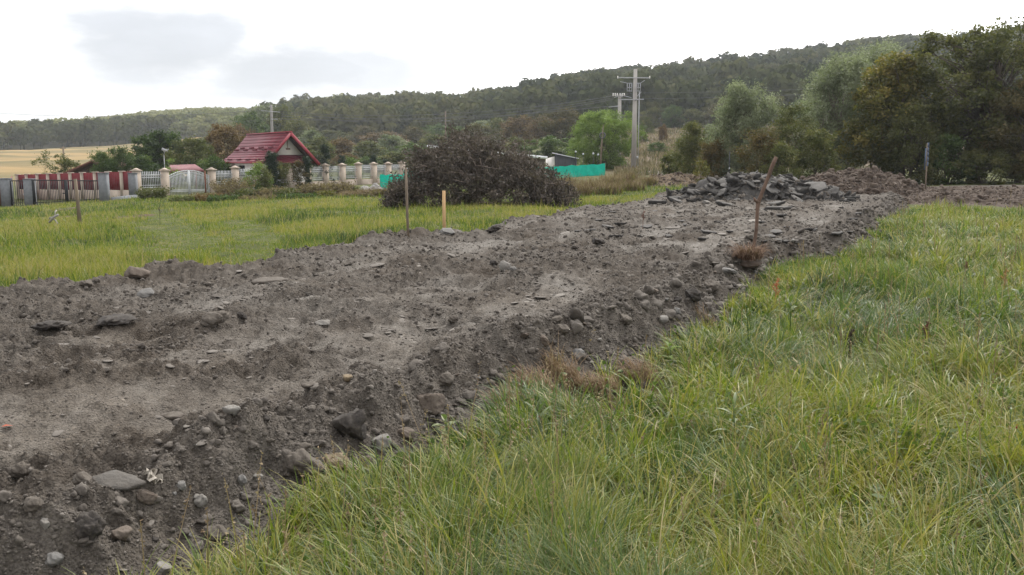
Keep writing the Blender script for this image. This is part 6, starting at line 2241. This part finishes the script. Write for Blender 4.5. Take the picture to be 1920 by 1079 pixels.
def boulders():
    r = np.random.default_rng(31)
    spec = [(562, 872, 92, 78, 'soil', 'big earthy clod hanging over the grass at the bank foot'), (628, 868, 56, 44, 'yellow', 'crumbly yellowish stone right of the big earthy clod'), (690, 872, 50, 44, 'brown', 'brown block half hidden by grass blades at bank foot'),
            (657, 792, 74, 76, 'dark', 'large near black clod on the bank slope'), (711, 830, 46, 36, 'pale', 'pale whitish stone at the bank foot right of black clod'), (806, 754, 66, 48, 'brown', 'rounded brown boulder protruding halfway up the bank'),
            (254, 511, 46, 30, 'brown', 'smooth reddish brown boulder on the left crest of the strip'), (178, 525, 18, 14, 'soil', 'small round stone left of the reddish boulder on the crest'), (157, 532, 32, 18, 'soil', 'flat brown clod on the left crest by a small round stone'),
            (375, 945, 28, 28, 'pale', 'smooth round pale cobble low on the near bank'), (945, 498, 28, 26, 'pale', 'pale upright stone among clods in the middle of the strip'), (925, 492, 18, 14, 'dark', 'dark clod left of the pale upright stone'), (962, 506, 14, 10, 'grey', 'small grey stone right of the pale upright stone'),
            (1331, 540, 42, 30, 'soil', 'earthy clod on the far right bank, left of root clump'), (1298, 556, 36, 30, 'dark', 'dark angular clod beside the earthy one on the far bank'), (1365, 513, 48, 14, 'grey', 'flat grey stone below the root clump of the stick'),
            (837, 434, 38, 15, 'grey', 'flat dark grey stone at the foot of the pale pine stake'), (925, 428, 32, 14, 'dark', 'black flat clod on far edge right of the pine stake'), (1120, 453, 30, 12, 'dark', 'dark tilted plate in the far middle of the strip'),
            (604, 607, 34, 16, 'pale', 'light flat stone in the middle of the near strip'), (398, 600, 56, 32, 'soil', 'broad earthy clod beside a small black lump'), (452, 593, 20, 18, 'dark', 'small black lump right of the broad earthy clod'),
            (205, 604, 80, 20, 'dark', 'black asphalt lump, right one of two on the left side'), (82, 616, 78, 22, 'dark', 'black asphalt lump, left one of two on the left side'), (272, 552, 36, 14, 'grey', 'flat grey stone behind the black asphalt lumps'),
            (1052, 618, 34, 24, 'soil', 'rounded clod near the bank crest, right part'), (1018, 640, 30, 26, 'brown', 'brown cobble below the rounded clod on the bank'), (850, 602, 20, 18, 'soil', 'lone clod on pressed earth above the bank crest'),
            (835, 715, 40, 32, 'soil', 'earthy clod just under the crest above the brown boulder'), (935, 712, 26, 26, 'soil', 'roundish cobble on the bank left of dry grass'), (162, 990, 60, 56, 'dark', 'dark crumbling clod on the near bank left of pale cobble'),
            (300, 1068, 40, 28, 'pale', 'pale rounded stone at the very bottom by the grass'), (452, 900, 20, 24, 'grey', 'small slate grey stone on the bank above the pale cobble'), (338, 912, 22, 20, 'grey', 'grey stone right of the white rag'),
            (480, 898, 26, 16, 'pale', 'pale flat pebble on the bank beside slate grey stone'), (85, 985, 26, 26, 'pale', 'pale stone near the lower left corner'), (95, 1055, 40, 30, 'grey', 'rounded grey stone in the lower left corner'),
            (30, 880, 46, 40, 'soil', 'earthy clod at the left edge of the near bank'), (150, 905, 40, 30, 'soil', 'greyish cobble left of the broken concrete plate'), (225, 1000, 44, 34, 'brown', 'brown cobble between the dark clod and pale cobble'),
            (270, 935, 46, 30, 'brown', 'brown stone below the broken concrete plate'), (400, 1000, 50, 36, 'soil', 'earthy cobble close to the grass on the near bank'), (60, 945, 44, 34, 'soil', 'rounded earthy stone between two pale ones at left'),
            (1242, 600, 26, 18, 'pale', 'whitish stone at the far bank foot beside the grass'), (1268, 583, 24, 18, 'grey', 'grey cobble above the whitish stone at far bank foot'), (1170, 600, 32, 24, 'soil', 'clod halfway up the bank left of the whitish stone'),
            (1325, 381, 14, 9, 'pale', 'bright white stone before the broken slab heap'), (1085, 665, 30, 24, 'grey', 'grey cobble at the bank foot behind the dry tufts'), (760, 815, 40, 32, 'brown', 'brown cobble at the bank foot left of brown boulder')]
    for i, (px, py, w, h, kind, lab) in enumerate(spec):
        p = hit(px, py + h * .42)
        s = w * p.y / F / 2
        V, T = stone_shape(4, 9, .10, r=r)
        V = V / np.abs(V).max(0)
        rough = .07 * (vn(V[:, 0] * 5 + V[:, 2] * 3, V[:, 1] * 5 - V[:, 2] * 4, i) + .6 * vn(V[:, 0] * 11 + V[:, 2] * 7, V[:, 1] * 11 - V[:, 2] * 9, i + 3))
        if kind in ('pale',): rough *= .35
        if kind in ('dark', 'soil'): rough *= 2.0
        V = V * (1 + rough)[:, None]
        hz = h / w
        V = V * np.array([s, s * .85, s * hz * 1.0])
        o = link('boulder' if w * p.y / F > .16 else 'stone', np_data('boulder', V, None, T, smooth=True, mats=(BOULD[kind],), attr={'var': np.clip(.5 + rough * 4, 0, 1)}), loc=(p.x, p.y + s * .5, p.z + s * hz * .55))
        o.rotation_euler = (r.normal(0, .1), r.normal(0, .1), r.uniform(-.5, .5))
        tag(o, lab, 'boulder' if w * p.y / F > .16 else 'stone')
    # middling stones along the bank foot, one mesh kind each, copied
    proto = []
    for k in range(8):
        V, T = stone_shape(3, 8, .22, r=r)
        V = V / np.abs(V).max()
        proto.append(np_data('cobble', V, None, T, smooth=True, mats=(BOULD[('soil', 'brown', 'soil', 'grey', 'soil', 'dark', 'brown', 'pale')[k]],), attr={'var': np.clip(.5 + r.normal(0, .15, len(V)), 0, 1)}))
    n = 0
    while n < 120:
        k = r.random() ** .8 * (len(TOE_PX) - 4)
        i = int(k); f = k - i
        a, b = TOE_PX[i], TOE_PX[i + 1]
        px = a[0] + (b[0] - a[0]) * f + r.normal(0, 8); py = a[1] + (b[1] - a[1]) * f
        up = r.random() ** 1.5 * (60 + 130 * (py - 480) / 600)
        p = hit(px - up * .35, py - up)
        s = (5 + r.pareto(2.4) * 5) * p.y / F
        s = min(max(s, .014), .055)
        kk = int(r.integers(0, 7)) if r.random() < .93 else 7
        o = link('cobble', proto[kk], loc=(p.x, p.y, p.z + s * .25))
        o.scale = (s, s * .9, s * .75)
        o.rotation_euler = (r.normal(0, .3), r.normal(0, .3), r.uniform(0, 6.28))
        tag(o, 'fist sized dusty cobble lying loose on the stony bank by the grass', 'stone', 'cobbles along the bank by the grass')
        n += 1
    # broken concrete plate and thin cracked crust plates
    for px, py, w, d, th, tx, ty, rz, lab, mat in ((228, 918, 108, .62, .028, .30, .10, -.25, 'broken flat concrete plate lying tilted on the near bank', BOULD['plate']), (580, 728, 34, .5, .02, .1, 0, .2, 'thin cracked crust plate curling up, left of a smaller one', BOULD['soil']),
                                                   (650, 714, 26, .6, .03, .1, 0, .2, 'small yellowish flat stone right of the cracked crust plate', BOULD['yellow']), (434, 773, 32, .5, .03, .05, .0, .1, 'flat pale flake stone on the near pressed earth', BOULD['pale']),
                                                   (322, 785, 60, .4, .025, .06, .03, .15, 'long cracked plate of dried crust on pressed earth', BOULD['soil']), (505, 528, 70, .6, .06, .05, 0, .1, 'wide flat earthy slab sunk in the strip near left edge', BOULD['soil'])):
        p = hit(px, py)
        ww = w * p.y / F
        me = slab_mesh(r, ww, ww * d * (1.6 if tx < .2 else 1.0), th)
        me.materials.clear(); me.materials.append(mat); me.materials.append(mat)
        a = me.attributes.new('var', 'FLOAT', 'POINT'); a.data.foreach_set('value', np.full(len(me.vertices), .5, np.float32))
        o = link('concrete_plate' if w > 100 else 'crust_plate', me, loc=(p.x, p.y, p.z + th * .4 + (.05 if tx > .3 else 0) - (.035 if w == 70 else 0)))
        o.rotation_euler = (tx, ty, rz)
        tag(o, lab, 'plate', kind='thing')


def small_things():
    r = np.random.default_rng(91)
    # white rag caught beside the plate
    p = hit(283, 905)
    V = []; Q = []
    n, m = 14, 9
    for i in range(n):
        for j in range(m):
            a, b = i / (n - 1), j / (m - 1)
            V.append((.10 * (a - .5) + .015 * math.sin(7 * b + 3 * a), .05 * (b - .5) + .02 * math.sin(9 * a), .02 + .04 * abs(math.sin(5 * a + 4 * b)) * (1 - .5 * a) + .02 * math.sin(13 * b + a)))
    for i in range(n - 1):
        for j in range(m - 1):
            k = i * m + j
            Q.append((k, k + m, k + m + 1, k + 1))
    o = link('rag', np_data('rag', V, Q, smooth=True, mats=(mat_plain('dirty_white_cloth', (.33, .30, .26), .9, .15, 30, .2),)), loc=tuple(p))
    o.rotation_euler = (0, .35, -.5)
    o.scale = (.72, .72, .72)
    tag(o, 'crumpled dirty white rag beside the broken concrete plate', 'rag')
    p = hit(14, 806)
    V = [(-.03, 0, .004), (.01, -.01, .012), (.03, .005, .008), (.015, .02, .004), (-.015, .015, .012)]
    tag(link('scrap', np_data('scrap', np.array(V), None, [(0, 1, 4), (1, 3, 4), (1, 2, 3)], mats=(mat_plain('orange_scrap', (.28, .06, .025), .7, .2, 20, .1),)), loc=tuple(p + Vector((0, 0, .01)))), 'small torn orange scrap at the left edge of the strip', 'scrap')
    # pale bleached branch in the meadow
    p = gpos(104, 26)
    Y = 26
    m = MB()
    P = lambda a, b, dy=0: at(a, b, Y + dy) - p
    m.tube([P(92, 418), P(100, 408), P(109, 403)], [.03, .04, .035], 6).tube([P(98, 410), P(104, 413), P(108, 420, -.2)], .022, 5).tube([P(103, 406), P(103, 398), P(106, 395, .2)], .02, 5).tube([P(100, 409), P(94, 408), P(92, 411, .2)], .02, 5)
    tag(m.build('bleached_branch', mat_plain('bleached_wood', (.25, .24, .22), .9, .15, 10, .2), loc=tuple(p)), 'white bleached crooked branch standing in the left meadow grass', 'branch')
    # roots round the foot of the crooked stick
    c = hit(1404, 497)
    t = thing('root_clump', 'tangled dry root clump of torn turf at the stick foot', 'roots', tuple(c))
    V, T = stone_shape(3, 5, .15, r=r)
    link('soil_ball', np_data('soil_ball', V * np.array([.20, .17, .085]), None, T, smooth=True, mats=(BROWNSOIL,)), t)
    n = 650
    a = r.uniform(0, 6.28, n); q = .17 * np.sqrt(r.random(n))
    V, Q, v = blades(np.stack([q * np.cos(a), q * np.sin(a), .05 + .06 * r.random(n)], -1), r.uniform(.14, .36, n), np.full(n, .007), a + r.normal(0, .5, n), np.clip(r.normal(1.5, .35, n), .6, 2.2), np.clip(r.normal(.35, .25, n), 0, 1), 5)
    link('roots', np_data('roots', V, Q, attr={'var': v}, mats=(mat_leaf('root_fibre', [(.09, .05, .035), (.16, .10, .07), (.26, .18, .13), (.36, .27, .20)], .1, .8, .1),)), t)
    # dry brown grass at the strip's edge
    for px, py, w, nn, H, lab in ((960, 765, 60, 500, .14, 'brown dead grass tuft lying lowest against the stony bank'), (1010, 738, 60, 600, .18, 'reddish brown dead grass tuft at the bank foot'), (1062, 716, 54, 600, .20, 'tallest straw brown grass tuft beside green reed blades'),
                                  (1130, 728, 60, 420, .14, 'withered grass hanging over the bare earth hollow'), (1200, 705, 60, 420, .15, 'dry grass fringe right above the bare earth hollow'), (1095, 770, 60, 250, .10, 'flattened brown thatch below the earth hollow'),
                                  (1330, 612, 40, 220, .14, 'dry tuft at the far bank foot near the whitish stone')):
        g = hit(px, py); R = w * g.y / F / 2 * 1.3
        a = r.uniform(0, 6.28, nn); q = R * np.sqrt(r.random(nn))
        x, y = g.x + q * np.cos(a), g.y + .8 * q * np.sin(a)
        V, Q, v = blades(np.stack([x, y, surf_z(x, y) - .02], -1) - np.array(g), H * r.uniform(.6, 1.6, nn), np.full(nn, .0042), math.pi * .9 + r.normal(0, .9, nn), np.clip(r.normal(1.35, .35, nn), .3, 2.0), np.clip(r.normal(.4, .25, nn), 0, 1), 4)
        t = thing('dry_tuft', lab, 'grass tuft', tuple(g), 0, 'dry grass tufts at the strip edge')
        link('dead_blades', np_data('dead_blades', V, Q, attr={'var': v}, mats=(mat_leaf('dead_grass', [(.12, .075, .048), (.20, .132, .085), (.29, .21, .14), (.38, .30, .20)], .2, .75, .12),)), t)


def lance_leaf(mb, base, az, el, L, W, r, sag=.6):
    """a long pointed leaf with a folded midrib, built strip by strip"""
    n = 7
    c = np.array([math.cos(az), math.sin(az), 0]); s = np.array([-math.sin(az), math.cos(az), 0])
    p = np.array(base, float); e = el
    V = []; Q = []
    for i in range(n):
        t = i / (n - 1)
        w = W * (math.sin(math.pi * min(1, t * .86 + .10)) ** .8 if t < 1 else 0.02)
        up = np.array([-math.sin(e) * c[0], -math.sin(e) * c[1], math.cos(e)])
        V += [p + s * w / 2 + up * w * .18, p, p - s * w / 2 + up * w * .18]
        p = p + (c * math.cos(e) + np.array([0, 0, 1]) * math.sin(e)) * L / (n - 1)
        e -= sag * 2.0 / n
    for i in range(n - 1):
        k = i * 3
        Q += [(k, k + 1, k + 4, k + 3), (k + 1, k + 2, k + 5, k + 4)]
    mb.add(V, Q)


def leafy_weed(px, py, h, nl, L, W, label, seed, kind='weed', tone=.5, red=False):
    r = np.random.default_rng(seed)
    g = hit(px, py)
    t = thing('leafy_weed', label, 'weed', tuple(g), 0, 'broad leaved weeds in the long grass')
    st = MB().tube([(0, 0, -.03), (.01, 0, h * .5), (.0, .01, h)], [.006, .005, .003], 6)
    st.build('stem', LEAF['weed'], t, attr={'var': np.full(st.n, .35)})
    for k in range(nl):
        m = MB()
        f = (k + .6) / nl
        lance_leaf(m, (0, 0, h * (.25 + .75 * f)), k * 2.4 + r.normal(0, .25), .35 + .55 * f + r.normal(0, .12), L * (1 - .35 * f) * r.uniform(.85, 1.15), W * (1 - .3 * f), r, .75 - .4 * f)
        m.build('leaf', LEAF[kind], t, attr={'var': np.full(m.n, float(np.clip(tone + r.normal(0, .12), 0, 1)))}, smooth=True)
    if red:
        V, T = ICO[2]
        link('red_flower', np_data('red_flower', V * np.array([.006, .006, .018]) + np.array([.02, -.03, h * .7]), None, T, smooth=True, mats=(mat_plain('red_petals', (.35, .02, .04), .6, .2, 30, .1),)), t)
    return t


def foreground_weeds():
    leafy_weed(1372, 872, .34, 13, .17, .026, 'tall weed with long pale lance leaves standing in the long grass', 1, tone=.62)
    leafy_weed(1010, 860, .26, 11, .15, .024, 'lance leaved weed near the bank between grass tussocks', 2, tone=.5)
    leafy_weed(1075, 862, .22, 9, .14, .022, 'smaller lance leaved weed right of its twin near the bank', 3, tone=.55)
    leafy_weed(1888, 868, .30, 14, .10, .016, 'feathery leaved weed with a red flower at the right edge', 4, tone=.5, red=True)
    leafy_weed(1830, 640, .25, 8, .16, .05, 'broad leaved dock low in the far grass at right', 5, 'green', .6)
    leafy_weed(1480, 612, .25, 8, .22, .06, 'broad light green dock beside reddish stalks by the far bank', 6, 'green', .8)
    leafy_weed(1912, 588, .22, 9, .22, .07, 'grey green dock cut by the right edge', 7, 'weed', .35)
    leafy_weed(1640, 690, .22, 9, .15, .05, 'bright leaved weed under a dark dead stalk', 8, 'green', .85)
    leafy_weed(1255, 690, .20, 9, .13, .035, 'light green weed on the rim of the bare earth hollow', 9, 'bright', .4)
    leafy_weed(835, 835, .16, 8, .12, .045, 'pale weed at the bank foot behind grass blades', 10, 'weed', .7)
    leafy_weed(1135, 940, .2, 8, .12, .03, 'yellow green weed in the grass at the lower middle', 11, 'bright', .35)
    leafy_weed(1560, 730, .2, 9, .12, .03, 'dark green weed in the middle of the long grass', 12, 'green', .5)
    leafy_weed(1750, 1040, .14, 7, .12, .03, 'yellowing leaves low in the grass at lower right', 13, 'yellow', .95)
    # one big round leaf
    g = hit(770, 905)
    t = thing('leafy_weed', 'single big round coltsfoot leaf standing at the bank foot', 'weed', tuple(g), 0, 'broad leaved weeds in the long grass')
    st = MB().tube([(0, 0, -.02), (0, 0, .10)], .004, 5); st.build('stem', LEAF['green'], t, attr={'var': np.full(st.n, .5)})
    V = [(0, 0, .10)]; T = []
    for k in range(20):
        a = k * 2 * math.pi / 20
        q = .075 * (1 + .12 * math.cos(2 * a) + .03 * (k % 2))
        V.append((q * math.cos(a), q * math.sin(a) * .5 - .02, .11 + q * math.sin(a) * .75 + .012 * math.sin(3 * a)))
    for k in range(20):
        T.append((0, 1 + k, 1 + (k + 1) % 20))
    link('leaf', np_data('round_leaf', V, None, T, smooth=True, attr={'var': np.full(21, .85)}, mats=(LEAF['green'],)), t)
    # dead dock stalks
    RUST = mat_plain('dead_dock_seed', (.12, .05, .03), .9, .3, 30, .3)
    DARK = mat_plain('dark_dead_stalk', (.055, .04, .03), .9, .3, 30, .3)
    for i, (px, py, top, mat, lab) in enumerate(((1590, 690, 612, DARK, 'dark dead dock stalk leaning in the long grass'), (1733, 660, 603, RUST, 'reddish brown dead dock stalk in the long grass'), (1810, 520, 490, RUST, 'dead stalk in the far grass at right'),
                                                 (1452, 590, 520, mat_plain('orange_dock_seed', (.36, .13, .06), .9, .3, 30, .3), 'orange red dock stalks beside the far bank'), (1880, 560, 505, mat_plain('ochre_dock_seed', (.30, .15, .05), .9, .3, 30, .3), 'ochre stalk in the far grass near the right edge'),
                                                 (1205, 430, 395, RUST, 'brown stalk in the meadow left of the slab heap'), (300, 422, 382, DARK, 'thin dark stalk in the left meadow'))):
        g = hit(px, py)
        H = at(px, top, g.y).z - g.z
        t = thing('dead_stalk', lab, 'dead stalk', tuple(g), 0, 'dead dock stalks')
        m = MB().tube([(0, 0, -.03), (.02 * H, 0, H * .6), (.05 * H, 0, H)], [.006, .005, .003], 5)
        for k in range(4):
            z = H * (.5 + .1 * k); a = r_ = k * 2.2
            m.tube([(.02 * H, 0, z), (.12 * H * math.cos(a), .12 * H * math.sin(a), z + .16 * H)], .003, 4)
        m.build('stalk', mat, t)
        r = np.random.default_rng(700 + i)
        nn = 140
        f = r.random(nn); br = r.integers(0, 5, nn)
        P = np.where((br == 4)[:, None], np.stack([.03 * H + 0 * f, 0 * f, H * (.55 + .45 * f)], -1),
                     np.stack([.02 * H * (1 - f) + .12 * H * np.cos(br * 2.2) * f, .12 * H * np.sin(br * 2.2) * f, H * (.5 + .1 * br) + .16 * H * f], -1))
        V, Q = leaf_arr(P + r.normal(0, .008, (nn, 3)), .018, .6, 0, r)
        link('seeds', np_data('seeds', V, Q, mats=(mat,)), t)


def herbs():
    """low broad leaves and old seed stalks mixed through the long grass"""
    x, y = grass_points(90000, 2.5, 26)
    d, dr, dl = earth_fields(x, y)
    k = (d < -.05) & (dl > dr) & (rng.random(len(x)) < .05 + .95 * ss(.12, .5, fbm(x * 1.6 + 9, y * 1.6, 3, 301)))
    x, y = x[k], y[k]; n = len(x)
    P = np.stack([x, y, base_z(x, y) + rng.uniform(.03, .24, n)], -1)
    V, Q = leaf_arr(P, (.026 + .0011 * y) * rng.uniform(.6, 1.7, n), .55, -.1)
    v = np.clip(.62 + .25 * fbm(x * .7, y * .7, 2, 302) + rng.normal(0, .15, n), 0, 1)
    tag(link('herb_leaves', np_data('herb_leaves', V, Q, attr={'var': np.repeat(v, 4)}, mats=(LEAF['green'],))), 'small broad leaved herbs growing low among long grass', 'herbs', kind='stuff')
    x, y = grass_points(5200, 2.6, 34)
    d, dr, dl = earth_fields(x, y)
    k = (d < -.1) & (dl > dr) & (rng.random(len(x)) < .15 + .8 * ss(-.1, .4, fbm(x * .6 + 3, y * .6, 2, 303)))
    x, y = x[k], y[k]; n = len(x)
    H = rng.uniform(.28, .55, n); a = rng.uniform(0, 6.28, n); le = np.abs(rng.normal(.25, .18, n))
    b = np.stack([x, y, base_z(x, y) - .02], -1)
    tp = b + np.stack([np.cos(a) * le * H, np.sin(a) * le * H, H], -1)
    w = (.0016 + .00032 * y)[:, None] * np.stack([np.sin(a), -np.cos(a), 0 * a], -1)
    V1 = np.stack([b - w, b + w, tp + w * .5, tp - w * .5], 1).reshape(-1, 3)
    Q1 = np.arange(len(V1)).reshape(-1, 4)
    m = 12
    f = rng.uniform(.78, 1.03, (n, m))
    S = (b[:, None] + (tp - b)[:, None] * f[..., None]).reshape(-1, 3) + rng.normal(0, .004, (n * m, 3))
    V2, Q2 = leaf_arr(S, np.repeat(.012 + .0006 * y, m), .45, -.3)
    va = np.concatenate([np.full(len(V1), .45), np.repeat(np.repeat(rng.uniform(.2, .8, n), m), 4)])
    tag(link('seed_stalks', np_data('seed_stalks', np.concatenate([V1, V2]), np.concatenate([Q1, Q2 + len(V1)]), attr={'var': va}, mats=(STRAW,))), 'thin dry seed stalks standing through the long grass', 'seed stalks', kind='stuff')


def haze():
    m = bpy.data.materials.new('haze_air')
    m.use_nodes = True
    nt = m.node_tree
    nt.nodes.clear()
    out = N(nt, 'ShaderNodeOutputMaterial')
    v = N(nt, 'ShaderNodeVolumePrincipled')
    v.inputs['Color'].default_value = (.86, .92, 1.0, 1)
    v.inputs['Density'].default_value = 0.00021
    v.inputs['Anisotropy'].default_value = .25
    nt.links.new(v.outputs[0], out.inputs['Volume'])
    V = [(x, y, z) for z in (-9, 125) for x, y in ((-1500, -60), (1500, -60), (1500, 1520), (-1500, 1520))]
    me = np_data('haze', np.array(V), MB.BOXQ, mats=(m,))
    tag(link('haze', me), 'thin pale autumn haze over the whole valley', 'haze', kind='stuff')


road()
heaps()
boulders()
small_things()
foreground_weeds()
herbs()
haze()
